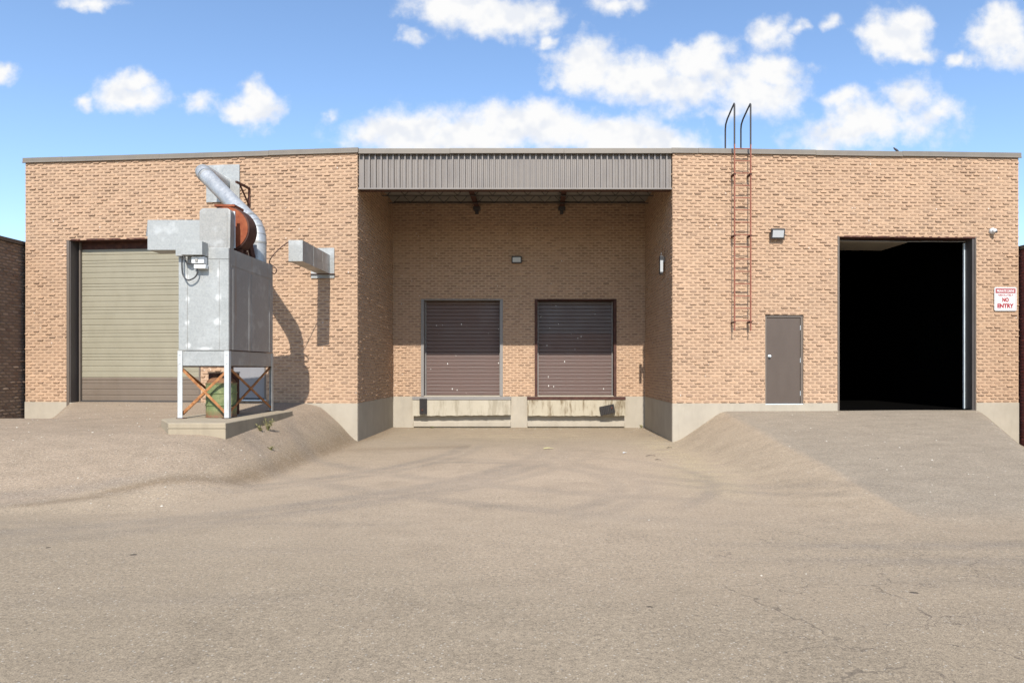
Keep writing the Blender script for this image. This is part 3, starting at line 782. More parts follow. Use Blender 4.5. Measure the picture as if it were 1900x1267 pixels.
mb.box(g0 - 0.7, g1 + 0.7, -0.32, -0.245, 4.93, 5.6).box(g0 - 0.7, g0, -0.32, -0.245, 0.4, 4.93).box(g1, g1 + 0.7, -0.32, -0.245, 0.4, 4.93)
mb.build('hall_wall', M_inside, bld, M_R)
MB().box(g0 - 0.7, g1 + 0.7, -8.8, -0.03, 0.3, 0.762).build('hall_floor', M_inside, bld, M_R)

# ---- loading bay doors, ledges
for k, (u0, u1) in enumerate(((OPS_B[1][0], OPS_B[1][1]), (OPS_B[0][0], OPS_B[0][1]))):
    tr = M_jamb_grey if k == 0 else M_rust_brown
    lab = 'left brown loading bay door with white droppings' if k == 0 else 'right loading bay door with darker upper slats'
    mt = (lambda i: M_door_brown) if k == 0 else (lambda i: M_door_brown if i < 17 else M_door_black)
    d = panel_door('dock_door', M_B, u0 + 0.09, u1 - 0.09, 0.945, 3.76, -0.30, 26, mt, lab)
    MB().box(u0, u0 + 0.085, -0.345, 0.03, 0.93, 3.798).build('door_jamb', tr, bld, M_B, bevel=0.004)
    MB().box(u1 - 0.085, u1, -0.345, 0.03, 0.93, 3.798).build('door_jamb', tr, bld, M_B, bevel=0.004)
    MB().box(u0 + 0.0855, u0 + 0.115, -0.28, -0.24, 0.945, 3.76).build('door_track', M_jamb_grey, bld, M_B, bevel=0.003)
    MB().box(u1 - 0.115, u1 - 0.0855, -0.28, -0.24, 0.945, 3.76).build('door_track', M_jamb_grey, bld, M_B, bevel=0.003)
    MB().box(u0 + 0.087, u1 - 0.087, -0.30, 0.026, 3.765, 3.797).build('door_lintel', tr, bld, M_B, bevel=0.004)
    MB().box(u0 + 0.09, u1 - 0.09, -0.36, 0.02, 0.90, 0.944).build('door_sill', M_conc, bld, M_B, bevel=0.004)
    a, c = u0 - 0.235, u1 + 0.215
    # chipped concrete lip with an uneven lower edge
    mb = MB(); N = 48; r = random.Random(20 + k)
    top, bot = [], []
    for i in range(N + 1):
        uu = a + (c - a) * i / N
        bot.append((uu, 0.372 + (-0.012 + 0.004 * math.sin(i * .9 + k) + r.uniform(-.008, .008)) + 0.02 * (k == 0) * (1 - i / N)))
    poly = bot + [(c, 0.829), (a, 0.829)]
    mb.prism(poly, 0.0, 0.195, lambda p, q, h: (p, h, q))
    led = mb.build('dock_ledge', M_conc_stain if k else M_conc_ledge, bld, M_B)
    MB().box(a - 0.01, c + 0.01, 0.0, 0.212, 0.832, 0.846).box(a - 0.01, c + 0.01, 0.198, 0.212, 0.846, 0.915).box(a - 0.01, c + 0.01, 0.0, 0.198, 0.905, 0.915).build('edge_angle', tr, led, bevel=0.003)
    MB().box(a, c, 0.018, 0.10, 0.03, 0.19 - 0.02 * k).build('footing_ledge', M_conc, bld, M_B, bevel=0.02)

# ------------------------------------------------------------------ neighbouring buildings
nb = thing('neighbouring_building', (-12.74, 13, 0), 'dark brown brick building beyond the left end of the warehouse', 'building')
nb.location = (0, 0, 0)
M_NL = frame((-12.76, 24, 0), (0, -1, 0), (1, 0, 0))
brick_wall(nb, M_NL, 10.5, 0.10, 4.80, [], (M_brick_dark, M_mortar_dark), seed=31, pool=False, zbase=-0.5)
MB().box(-24, -13.0, 13.5, 24, -0.5, 4.80).build('rear_wall', M_mortar_dark, nb)
MB().box(-24, -12.70, 13.42, 24.1, 4.805, 4.90).build('coping', M_steel_dark, nb, bevel=0.01)
nb2 = thing('neighbouring_building', (11.8, 14, 0), 'maroon brick building beyond the right end of the warehouse', 'building')
nb2.location = (0, 0, 0)
M_NR = frame((11.80, 14.5, 0), (0, 1, 0), (-1, 0, 0))
brick_wall(nb2, M_NR, 10.0, -0.3, 4.62, [], (M_brick_red, M_mortar_red), seed=32, pool=False, zbase=-0.8)
MB().box(12.04, 24, 14.5, 24.5, -0.8, 4.62).build('rear_wall', M_mortar_red, nb2)
MB().box(11.75, 24, 14.4, 24.6, 4.625, 4.72).build('coping', M_steel_dark, nb2, bevel=0.01)

flush_bricks(300)

# ------------------------------------------------------------------ concrete pad
pad_poly = [(-6.02, 11.20), (-5.08, 11.20), (-5.14, 14.48), (-6.60, 14.48), (-6.60, 12.05)]
pad = MB().prism(pad_poly, 0.02, 0.85, lambda a, c, h: (a, c, h)).build('equipment_pad', M_conc_pad, None, bevel=0.015)
tag(pad, 'low concrete pad under the dust collector', 'pad')
MB().prism([(-6.03, 11.188), (-5.07, 11.188), (-5.07, 11.21), (-6.03, 11.21)], 0.765, 0.775, lambda a, c, h: (a, c, h)).build('form_joint', M_conc_pad, pad)

# ------------------------------------------------------------------ dust collector
X0, X1, YF, YR_, ZC0, ZC1 = -6.375, -5.48, 12.20, 14.25, 1.79, 3.90
dc = thing('dust_collector', (-5.93, 13.2, 0.85), 'galvanised dust collector cabinet on legs with rusty fan and spiral duct', 'dust collector')
Mdc = Matrix.Translation((5.93, -13.2, -0.85))      # child meshes are written in world metres
def dcp(mb, name, mat, par=dc, **k):
    return mb.build(name, mat, par, Mdc if par is dc else None, **k)
cabn = dcp(MB().box(X0, X1, YF, YR_, 2.07, ZC1), 'cabinet', M_galv_front, bevel=0.008)
dcp(MB().box(X1 + 0.001, X1 + 0.006, YF + 0.012, YR_ - 0.01, 2.08, ZC1 - 0.004), 'side_panel', M_galv_side, cabn)
dcp(MB().box(X0 + 0.004, X1 - 0.002, YF + 0.004, YR_ - 0.004, ZC0, 2.062), 'hopper_skirt', M_galv_front, bevel=0.006)
dcp(MB().box(X1 - 0.002, X1 + 0.004, YF + 0.02, YR_ - 0.02, ZC0 + 0.004, 2.058), 'hopper_side', M_galv_side)
# standing seams and lap joints
for (a, c) in ((X0 + 0.155, 0), (X1 - 0.17, 0)):
    dcp(MB().box(a, a + 0.008, YF - 0.006, YF + 0.001, 2.075, 3.70), 'seam', M_galv_dull, cabn)
dcp(MB().box(X0, X1, YF - 0.007, YF + 0.001, 3.70, 3.706), 'seam', M_galv_dull, cabn)
dcp(MB().box(X0 - 0.002, X1 + 0.012, YF - 0.009, YF + 0.001, 2.066, 2.074), 'seam', M_galv_dull, cabn)
for y, wd in ((12.36, 0.008), (13.05, 0.10), (13.17, 0.008), (14.05, 0.010)):
    dcp(MB().box(X1 + 0.006, X1 + 0.011, y, y + wd, 2.08, 3.55), 'seam', M_galv_side, cabn)
dcp(MB().bar((X1 + 0.009, 12.3, 3.60), (X1 + 0.009, 14.2, 3.60), 0.008, 0.010), 'seam', M_galv_side, cabn)
dcp(MB().box(X1 + 0.004, X1 + 0.012, YF + 0.015, YR_, 2.064, 2.076), 'seam', M_rust_dark, cabn)
# rusty bottom flange
dcp(MB().box(X0 + 0.03, X1 - 0.03, YF + 0.03, YR_ - 0.03, ZC0 - 0.022, ZC0 - 0.003), 'bottom_flange', M_rust_dark)
# legs: steel angles
for lx, sx in ((X0 - 0.01, 1), (X1 + 0.012, -1)):
    for ly, sy in ((YF - 0.012, 1), (YR_ + 0.012, -1)):
        zt = 2.06
        mb = MB().box(lx, lx + sx * 0.085, ly, ly + sy * 0.008, 0.862, zt).box(lx, lx + sx * 0.008, ly + sy * 0.008, ly + sy * 0.085, 0.862, zt)
        lg = dcp(mb, 'leg', M_legpaint if ly < 13 else M_galv)
        dcp(MB().box(lx - 0.02, lx + sx * 0.12, ly - 0.02 * sy, ly + sy * 0.12, 0.851, 0.861), 'foot_plate', M_rust_dark, lg)
        for z in (1.84, 1.99, 0.95):
            dcp(MB().lathe([(0.010, 0), (0.010, 0.008 * -sy), (0.006, 0.012 * -sy)], (lx + sx * 0.04, ly, z), 'Y', 8), 'bolt', M_track, lg)
# crossed angle-iron braces
def brace(p0, p1, nrm):
    p0, p1, nrm = Vector(p0), Vector(p1), Vector(nrm)
    mb = MB().bar(p0, p1, 0.045, 0.006, nrm).bar(p0 + nrm * 0.018, p1 + nrm * 0.018, 0.006, 0.036, nrm)
    return dcp(mb, 'brace', M_rust)
fy = YF + 0.012
brace((X0 + 0.03, fy, 1.76), (X1 - 0.03, fy, 0.92), (0, 1, 0)); brace((X0 + 0.03, fy + 0.03, 0.92), (X1 - 0.03, fy + 0.03, 1.72), (0, 1, 0))
fx = X1 - 0.012
brace((fx, YF + 0.05, 1.76), (fx, YR_ - 0.02, 0.92), (-1, 0, 0)); brace((fx - 0.03, YF + 0.05, 0.92), (fx - 0.03, YR_ - 0.03, 1.76), (-1, 0, 0))
fx = X0 + 0.012
brace((fx, YF + 0.05, 1.76), (fx, YR_ - 0.02, 0.92), (1, 0, 0)); brace((fx + 0.03, YF + 0.05, 0.92), (fx + 0.03, YR_ - 0.03, 1.76), (1, 0, 0))
# belt guard in front of the fan: thin sheet box with rounded shoulders
gp = [(-6.05, 3.80), (-5.50, 3.80), (-5.49, 4.52)]
gp += [(-5.57 + 0.08 * math.cos(a), 4.55 + 0.08 * math.sin(a)) for a in (0.2, 0.5, 0.8, 1.1, 1.4, 1.57)]
gp += [(-5.97 + 0.08 * math.cos(a), 4.55 + 0.08 * math.sin(a)) for a in (1.57, 1.8, 2.1, 2.4, 2.7, 3.0)]
guard = dcp(MB().prism([(a, c) for a, c in gp], 12.30, 12.46, lambda a, c, h: (a, h, c)), 'belt_guard', M_galv_dull, bevel=0.006)
dcp(MB().prism([(a, c) for a, c in [(-6.0, 3.86), (-5.55, 3.86), (-5.55, 4.55), (-6.0, 4.55)]], 12.292, 12.299, lambda a, c, h: (a, h, c)), 'guard_panel', M_galv_dull, guard, bevel=0.003)
# fan scroll
fc = (-5.76, 0, 4.355)
scr = dcp(MB().lathe([(0.40, 12.74), (0.425, 12.745), (0.425, 13.10), (0.40, 13.105)], fc, 'Y', 40), 'fan_scroll', M_rust_brown, smooth=35)
dcp(MB().lathe([(0.14, 12.725), (0.40, 12.728), (0.40, 12.739), (0.14, 12.739)], fc, 'Y', 40), 'scroll_face', M_rust_red, scr)
dcp(MB().lathe([(0.03, 12.47), (0.03, 12.74)], (fc[0], 0, fc[2]), 'Y', 12), 'shaft', M_steel_dark, scr)
dcp(MB().box(-5.98, -5.60, 12.72, 13.12, 4.76, 4.80), 'scroll_flange', M_rust_red, scr)
dcp(MB().box(-6.14, -5.5, 12.80, 12.88, 3.905, 3.97).box(-6.14, -5.5, 13.0, 13.08, 3.905, 3.97), 'fan_base', M_rust_dark, scr)
dcp(MB().box(-5.56, -5.50, 12.50, 12.53, 3.95, 4.62), 'guard_bracket', M_track, scr)
# outlet duct to the left with a bent flap
od = MB()
xa, xb, ya, yb2, za, zb2 = -7.20, -6.13, 12.68, 13.12, 3.945, 4.50
od.box(xa, xb, ya, ya + 0.004, za, zb2).box(xa, xb, yb2 - 0.004, yb2, za, zb2).box(xa, xb, ya + 0.004, yb2 - 0.004, zb2 - 0.004, zb2).box(xa, xb, ya + 0.004, yb2 - 0.004, za, za + 0.004)
out_d = dcp(od, 'outlet_duct', M_galv)
dcp(MB().add([(xa, ya + .002, 4.48), (xa, ya + .002, 4.19), (xa - 0.10, ya + 0.12, 4.23), (xa - 0.01, ya + 0.02, 4.49), (xa + .003, ya + .004, 4.48), (xa + .003, ya + .004, 4.19), (xa - 0.098, ya + 0.123, 4.228)], [(0, 1, 2), (0, 2, 3), (4, 6, 5)]), 'bent_flap', M_galv_dull, out_d)
dcp(MB().box(xb + 0.002, xb + 0.03, ya - 0.025, yb2 + 0.025, za - 0.02, zb2 + 0.01), 'duct_flange', M_rust_brown, out_d)
dcp(MB().box(xb + 0.03, -5.9, ya + 0.06, yb2 - 0.06, za + 0.03, zb2 - 0.05), 'fan_throat', M_rust_brown, scr)
# second scroll-side strut behind the fan
dcp(MB().bar((-5.58, 13.5, 3.91), (-5.58, 13.28, 4.30), 0.05, 0.16, (0, 1, 0)), 'strut', M_rust_dark)
# spiral duct: up from the cabinet, back over the fan, elbow into the wall
def arc_pts(p_prev, p, p_next, r, n=8):
    a = (Vector(p_prev) - Vector(p)).normalized(); c = (Vector(p_next) - Vector(p)).normalized()
    s, e = Vector(p) + a * r, Vector(p) + c * r
    return [s * (1 - q) ** 2 + Vector(p) * 2 * q * (1 - q) + e * q * q for q in [i / n for i in range(n + 1)]]
P = [Vector(q) for q in ((-5.655, 13.92, 3.90), (-5.655, 13.92, 4.60), (-7.50, 15.30, 6.19), (-7.50, 16.52, 6.19))]
e1 = arc_pts(P[0], P[1], P[2], 0.30, 4); e2 = arc_pts(P[1], P[2], P[3], 0.30, 4)
DR = 0.165
riser = dcp(MB().tube([P[0], P[0] + (P[1] - P[0]) * .3, e1[0]], DR, 28), 'riser_duct', M_duct, smooth=40)
dcp(MB().tube([e1[0] - Vector((0, 0, .02)), e1[0] + Vector((0, 0, .02))], DR + .006, 28), 'duct_band', M_galv_dull, riser, smooth=40)
for path, nm in ((e1, 'elbow'), (e2, 'elbow')):
    mb = MB().tube(path, DR + 0.004, 28, smooth if False else True)
    el = dcp(mb, nm, M_duct, smooth=14)
    for q in range(1, len(path) - 1):
        d = (path[q + 1] - path[q - 1]).normalized()
        dcp(MB().tube([path[q] - d * .006, path[q] + d * .006], DR + 0.009, 28), 'elbow_seam', M_galv_dull, el, smooth=40)
# straight run with spiral lock-seam: a helical ridge
def spiral(p0, p1, name):
    d = (p1 - p0); n = int(d.length / 0.028); pts = [p0 + d * i / n for i in range(n + 1)]
    rs = [DR + (0.0022 if i % 4 == 0 else 0.0) for i in range(n + 1)]
    o = dcp(MB().tube(pts, rs, 28), name, M_duct, smooth=60)
    for q in (0.02, 0.98):
        c = p0 + d * q; dd = d.normalized()
        dcp(MB().tube([c - dd * .022, c + dd * .022], DR + .006, 28), 'duct_band', M_galv_dull, o, smooth=40)
    return o
spiral(e1[-1], e2[0], 'spiral_duct'); spiral(e2[-1], P[3], 'spiral_duct')
nL = Vector((-math.sin(AL), -math.cos(AL), 0)); tL = Vector((-math.cos(AL), math.sin(AL), 0))
def onL(u, y, z): return Vector((RX0, WALL_Y, 0)) + tL * u + nL * y + Vector((0, 0, z))
wp = MB(); wp.prism([(2.90, 5.75), (3.74, 5.75), (3.74, 6.645), (2.90, 6.645)], 0.03, 0.042, lambda a, c, h: onL(a, h, c))
plate = dcp(wp, 'wall_plate', M_galv, bevel=0.002)
cc = onL(3.325, 0.05, 6.19)
dcp(MB().tube([onL(3.325, 0.043, 6.19), onL(3.325, 0.058, 6.19)], DR + 0.02, 28), 'collar', M_white, plate)
# junction boxes, disconnect switch and flexible conduits on the front
jb = dcp(MB().box(-6.21, -5.84, 11.97, 12.19, 3.735, 3.975), 'junction_box', M_galv, bevel=0.005)
dcp(MB().box(-6.37, -6.245, 12.09, 12.19, 3.735, 3.885), 'junction_box', M_galv, bevel=0.005)
sw = dcp(MB().box(-6.07, -5.85, 12.05, 12.19, 3.60, 3.72), 'disconnect_switch', M_white, bevel=0.008)
dcp(MB().box(-6.04, -5.83, 12.07, 12.19, 3.51, 3.585), 'switch_base', M_white, sw, bevel=0.012)
dcp(MB().box(-6.00, -5.95, 12.03, 12.05, 3.63, 3.69), 'switch_lever', M_galv_dull, sw, bevel=0.004)
def smooth_path(pts, n=10):
    pts = [Vector(p) for p in pts]; out = []
    ext = [pts[0] * 2 - pts[1]] + pts + [pts[-1] * 2 - pts[-2]]
    for i in range(1, len(ext) - 2):
        p0, p1, p2, p3 = ext[i - 1:i + 3]
        for k in range(n):
            q = k / n
            out.append(0.5 * ((2 * p1) + (p2 - p0) * q + (2 * p0 - 5 * p1 + 4 * p2 - p3) * q * q + (3 * p1 - p0 - 3 * p2 + p3) * q ** 3))
    return out + [pts[-1]]
yc = 12.12
dcp(MB().tube(smooth_path([(-6.27, yc, 3.74), (-6.27, yc, 3.55), (-6.25, yc, 3.40), (-6.16, yc - .02, 3.31), (-6.05, yc - .01, 3.35), (-6.0, yc, 3.43), (-6.0, yc, 3.52)]), 0.013, 8), 'conduit', M_black, smooth=50)
dcp(MB().tube(smooth_path([(-6.24, yc, 3.74), (-6.20, yc - .01, 3.64), (-6.12, yc - .02, 3.60), (-6.06, yc, 3.65), (-6.05, yc, 3.74)]), 0.013, 8), 'conduit', M_black, smooth=50)
# thin cable to the wall duct
dcp(MB().tube(smooth_path([(-5.50, 14.2, 3.75), (-5.42, 14.22, 3.72), (-5.38, 14.2, 3.80), (-5.46, 14.22, 3.88), (-5.53, 14.2, 3.95), (-5.45, 14.2, 4.10), (-5.30, 14.3, 4.30), (-5.18, 14.42, 4.42), (-5.10, 14.5, 4.44)]), 0.011, 7), 'cable', M_cable, smooth=50)

# ------------------------------------------------------------------ drum and bin under the collector
dr = thing('steel_drum', (-5.80, 12.62, 0.852), 'rusty green steel drum with a domed lid under the dust collector', 'drum')
prof = [(0.262, 0.0), (0.270, 0.004), (0.270, 0.02), (0.262, 0.03)]
for hz in (0.225, 0.445):
    prof += [(0.262, hz - 0.018), (0.274, hz - 0.006), (0.274, hz + 0.006), (0.262, hz + 0.018)]
prof += [(0.262, 0.60), (0.270, 0.61), (0.270, 0.628), (0.255, 0.635)]
MB().lathe(prof, (0, 0, 0), 'Z', 40).build('drum_body', M_drum, dr, smooth=35)
MB().lathe([(0.252, 0.635), (0.235, 0.67), (0.19, 0.72), (0.12, 0.76), (0.06, 0.775)], (0, 0, 0), 'Z', 32).build('lid', M_lid, dr, smooth=40)
bn = thing('metal_bin', (-6.08, 13.34, 0.852), 'dark square metal bin standing behind the green drum', 'bin')
MB().box(-0.27, 0.27, -0.08, 0.08, 0, 0.80).build('bin_body', M_rust_dark, bn, bevel=0.01)
MB().box(-0.28, 0.28, -0.09, 0.09, 0.803, 0.825).build('lid', M_steel_dark, bn, bevel=0.006)

# ------------------------------------------------------------------ rectangular exhaust duct on the left wall
ed = thing('exhaust_duct', (-5.0, 16.2, 3.9), 'square galvanised exhaust duct sticking out of the wall left of the bay', 'duct')
Med = Matrix.Translation((5.0, -16.2, -3.9))
mb = MB().box(-5.167, -4.87, 14.30, 14.304, 3.99, 4.43)
mb.box(-5.167, -5.164, 14.305, 16.30, 3.99, 4.43).box(-4.873, -4.87, 14.305, 16.26, 3.99, 4.43).box(-5.163, -4.874, 14.305, 16.28, 4.427, 4.43).box(-5.163, -4.874, 14.305, 16.28, 3.99, 3.993)
mb.build('duct_body', M_galv, ed, Med)
for y in (15.0, 15.65):
    MB().box(-5.172, -4.865, y, y + 0.02, 3.985, 3.9895).box(-4.8695, -4.864, y, y + 0.02, 3.985, 4.435).box(-5.172, -4.865, y, y + 0.02, 4.4305, 4.436).build('duct_seam', M_galv_dull, ed, Med)
MB().box(-4.868, -4.866, 14.32, 16.2, 4.18, 4.186).build('duct_seam', M_galv_dull, ed, Med)
fl = MB()
for a0, a1, c0, c1 in ((0.552, 0.66, 3.99, 4.603), (0.965, 1.123, 3.99, 4.603), (0.66, 0.965, 4.435, 4.603), (0.552, 1.123, 3.89, 3.985)):
    fl.prism([(a0, c0), (a1, c0), (a1, c1), (a0, c1)], 0.026, 0.034, lambda a, c, h: onL(a, h, c))
fl.build('wall_flange', M_galv, ed, Med)
fl = MB(); fl.prism([(0.53, 3.978), (1.14, 3.978), (1.14, 3.99), (0.53, 3.99)], 0.03, 0.075, lambda a, c, h: onL(a, h, c)); fl.build('support_angle', M_rust_dark, ed, Med)

# rusty wall bracket
wbk = thing('wall_bracket', onL(2.66, 0.02, 5.5), 'rusty triangular steel bracket on the wall beside the round duct', 'bracket')
o = onL(2.66, 0.02, 5.5); Mo = Matrix.Translation(-o)
MB().bar(onL(2.66, 0.025, 5.50), onL(2.66, 0.025, 6.07), 0.05, 0.03, (0, 1, 0)).build('upright', M_rust_dark, wbk, Mo)
MB().bar(onL(2.66, 0.025, 6.06), onL(2.66, 0.62, 6.06), 0.045, 0.045).build('arm', M_rust_dark, wbk, Mo)
MB().bar(onL(2.66, 0.045, 5.66), onL(2.66, 0.46, 6.04), 0.03, 0.025).build('strut', M_rust_dark, wbk, Mo)

# ------------------------------------------------------------------ ladder on the right wall
def onR(u, y, z):
    return M_R @ Vector((LR - u, y, z))
ld = thing('roof_ladder', onR(1.60, 0.2, 2.6), 'rust red steel ladder with tall handrails fixed to the right wall', 'ladder')
ol = onR(1.60, 0.2, 2.6); Ml = Matrix.Translation(-ol)
ua, ub = 1.415, 1.800
for uu in (ua, ub):
    st = MB().bar(onR(uu, 0.21, 2.63), onR(uu, 0.21, 7.0), 0.023, 0.05, (0, 1, 0)).build('stringer', M_ladder, ld, Ml)
    pth = [onR(uu, 0.21, 6.98), onR(uu, 0.21, 7.90)] + [onR(uu, 0.21 - 0.04 * k, 7.955 - 0.018 * k + 0.0 * k) for k in range(1, 4)]
    pth = [onR(uu, 0.21, 6.95), onR(uu, 0.21, 7.94), onR(uu, 0.19, 7.965), onR(uu, 0.0, 7.90), onR(uu, -0.30, 7.78), onR(uu, -0.42, 7.69), onR(uu, -0.45, 7.58), onR(uu, -0.45, 6.66)]
    hr = MB().tube(pth, 0.020, 8).build('handrail', M_steel_dark, ld, Ml, smooth=40)
    for z in (6.30, 4.86, 2.83):
        MB().bar(onR(uu, 0.24, z), onR(uu, 0.015, z), 0.05, 0.035).build('wall_bracket', M_rust_dark, st)
        ld.children[-1] if False else None
for o_ in [c for c in bpy.data.objects if c.name.startswith('wall_bracket') and c.parent is not None and c.parent.name.startswith('stringer')]:
    o_.matrix_local = Matrix.Identity(4)
rung_me = None
for k in range(16):
    z = 6.90 - k * 0.288
    if z < 2.6: break
    if rung_me is None:
        rung_me = MB().tube([onR(ua, 0.21, 0) - onR(1.6, 0.21, 0), onR(ub, 0.21, 0) - onR(1.6, 0.21, 0)], 0.0125, 8).build('rung', M_ladder, mesh_only=True, smooth=50)
    r_ = link('rung', rung_me, ld); r_.location = onR(1.6, 0.21, z) - ol

# ------------------------------------------------------------------ wall lights
def flood(loc, xdir, ydir, tilt, wd, ht, label, group='black wall floodlights'):
    """LED floodlight: finned housing, frosted lens, wall box, photocell"""
    M = frame(loc, xdir, ydir)
    t_ = thing('wall_light', None, label, 'light', group, M=M)
    T = Matrix.Translation((0, 0.07, 0)) @ Matrix.Rotation(R(tilt), 4, 'X')
    MB().box(-wd / 2, wd / 2, -0.03, 0.045, -ht / 2, ht / 2).build('housing', M_black, t_, T, bevel=0.012)
    MB().box(-wd / 2 + 0.032, wd / 2 - 0.032, 0.046, 0.052, -ht / 2 + 0.036, ht / 2 - 0.036).build('lens', M_lens, t_, T, bevel=0.004)
    for k in range(6):
        x = -wd / 2 + 0.04 + k * (wd - 0.08) / 5
        MB().box(x - 0.005, x + 0.005, -0.055, -0.031, -ht / 2 + 0.02, ht / 2 - 0.02).build('fin', M_black, t_, T)
    MB().box(-0.06, 0.06, 0.008, 0.05, -0.05, 0.05).build('wall_box', M_black, t_, bevel=0.008)
    MB().lathe([(0.016, -wd / 2 - 0.045), (0.020, -wd / 2 - 0.04), (0.020, -wd / 2 - 0.004)], (0, 0.06, -0.03), 'X', 12).build('photocell', M_trim, t_, smooth=40)
    return t_
nR = (math.sin(AR), -math.cos(AR), 0)
flood(onR(2.485, 0.035, 4.935), (-math.cos(AR), -math.sin(AR), 0), nR, -14, 0.33, 0.24, 'black floodlight on the sunlit wall above the taupe man door')
flood((-0.545, BACK_Y - 0.03, 4.945), (-1, 0, 0), (0, -1, 0), -6, 0.30, 0.21, 'black floodlight on the shaded back wall above the bay doors')
# narrow light on the right cheek wall
M = frame((RX1 - 0.02, 17.05, 4.34), (0, 1, 0), (-1, 0, 0))
wl2 = thing('wall_light', None, 'narrow black floodlight seen edge-on on the right cheek of the bay', 'light', 'black wall floodlights', M=M)
MB().box(-0.03, 0.12, 0.04, 0.12, -0.24, 0.22).build('housing', M_black, wl2, bevel=0.012)
MB().box(-0.037, -0.031, 0.045, 0.115, -0.19, 0.10).build('lens', M_lens, wl2, bevel=0.003)
MB().box(-0.02, 0.08, 0.006, 0.04, 0.05, 0.18).build('wall_box', M_black, wl2, bevel=0.008)
MB().lathe([(0.014, 0.22), (0.018, 0.225), (0.018, 0.29), (0.01, 0.30)], (0.03, 0.08, 0), 'Z', 12).build('photocell', M_steel_dark, wl2, smooth=40)

# ------------------------------------------------------------------ security camera
M = frame(onR(7.80, 0.03, 5.06), (-math.cos(AR), -math.sin(AR), 0), nR)
sc = thing('security_camera', None, 'small white dome security camera above the no entry sign', 'camera', M=M)
MB().lathe([(0.07, -0.02), (0.075, -0.012), (0.075, 0.03), (0.062, 0.05)], (0, 0, 0), 'Y', 24).build('base', M_white, sc, smooth=40)
MB().lathe([(0.055, 0.05), (0.056, 0.07), (0.048, 0.10), (0.03, 0.118), (0.01, 0.123)], (0, 0, -0.005), 'Y', 24).build('dome', M_white, sc, smooth=60)
MB().lathe([(0.028, 0.0), (0.028, 0.035), (0.02, 0.04)], (-0.02, 0.09, -0.02), 'Y', 16).build('lens', M_black, sc, Matrix.Rotation(R(-8), 4, 'X'), smooth=40)

# ------------------------------------------------------------------ no-entry sign
sx0, sz0, SW, SH = 8.405, 3.138, 0.555, 0.572
M = frame(onR(8.405 - SW / 2, 0.03, 3.138 + SH / 2), (-math.cos(AR), -math.sin(AR), 0), nR)
sg = thing('no_entry_sign', None, 'white and red private drive no entry sign near the right corner', 'sign', M=M)
def rrect(w_, h_, r_, n=6):
    pts = []
    for cx, cy, a0 in ((w_ / 2 - r_, h_ / 2 - r_, 0), (-w_ / 2 + r_, h_ / 2 - r_, 90), (-w_ / 2 + r_, -h_ / 2 + r_, 180), (w_ / 2 - r_, -h_ / 2 + r_, 270)):
        pts += [(cx + r_ * math.cos(R(a0 + 90 * k / n)), cy + r_ * math.sin(R(a0 + 90 * k / n))) for k in range(n + 1)]
    return pts
face = lambda a, c, h: (-a, h, c)
MB().prism(rrect(SW, SH, 0.035), 0.0, 0.006, face).build('plate', M_signwhite, sg)
# thin red keyline, built as four strips
kw, kh = SW - 0.055, SH - 0.055
for (a0, a1, c0, c1) in ((-kw / 2, kw / 2, kh / 2 - .004, kh / 2), (-kw / 2, kw / 2, -kh / 2, -kh / 2 + .004), (-kw / 2, -kw / 2 + .004, -kh / 2, kh / 2), (kw / 2 - .004, kw / 2, -kh / 2, kh / 2)):
    MB().box(a0, a1, 0.0062, 0.0072, c0, c1).build('keyline', M_signred, sg)
MB().prism([(a, c + 0.195) for a, c in rrect(kw - 0.012, 0.105, 0.012)], 0.0065, 0.0085, face).build('red_band', M_signred, sg)
def lettering(txt, width, height, zc, mat, shear=0.0, bold=0.0, y=0.0092):
    cu = bpy.data.curves.new('lettering', 'FONT'); cu.body = txt; cu.align_x = 'CENTER'; cu.align_y = 'CENTER'
    cu.size = 1.0; cu.shear = shear; cu.offset = bold; cu.extrude = 0.002; cu.resolution_u = 3
    o = bpy.data.objects.new('lettering', cu); COL.objects.link(o)
    dg = bpy.context.evaluated_depsgraph_get(); me = bpy.data.meshes.new_from_object(o.evaluated_get(dg))
    bpy.data.objects.remove(o)
    co = np.array([v.co[:] for v in me.vertices]); lo, hi = co.min(0), co.max(0)
    sx, sz = width / (hi[0] - lo[0]), height / (hi[1] - lo[1])
    for v in me.vertices:
        v.co = (-((v.co.x - (lo[0] + hi[0]) / 2) * sx), y + v.co.z * 0.3, (v.co.y - (lo[1] + hi[1]) / 2) * sz + zc)
    me.flip_normals(); me.materials.clear(); me.materials.append(mat); me.update()
    return tag(link('lettering', me, sg), 'word ' + txt)
lettering('PRIVATE DRIVE', 0.44, 0.062, 0.193, M_signwhite, 0, 0.045)
lettering('ABSOLUTELY', 0.40, 0.046, 0.095, M_signred, 0.3, 0.02, 0.0072)
lettering('NO', 0.165, 0.105, -0.02, M_signred, 0, 0.05, 0.0072)
lettering('ENTRY', 0.41, 0.105, -0.165, M_signred, 0, 0.05, 0.0072)

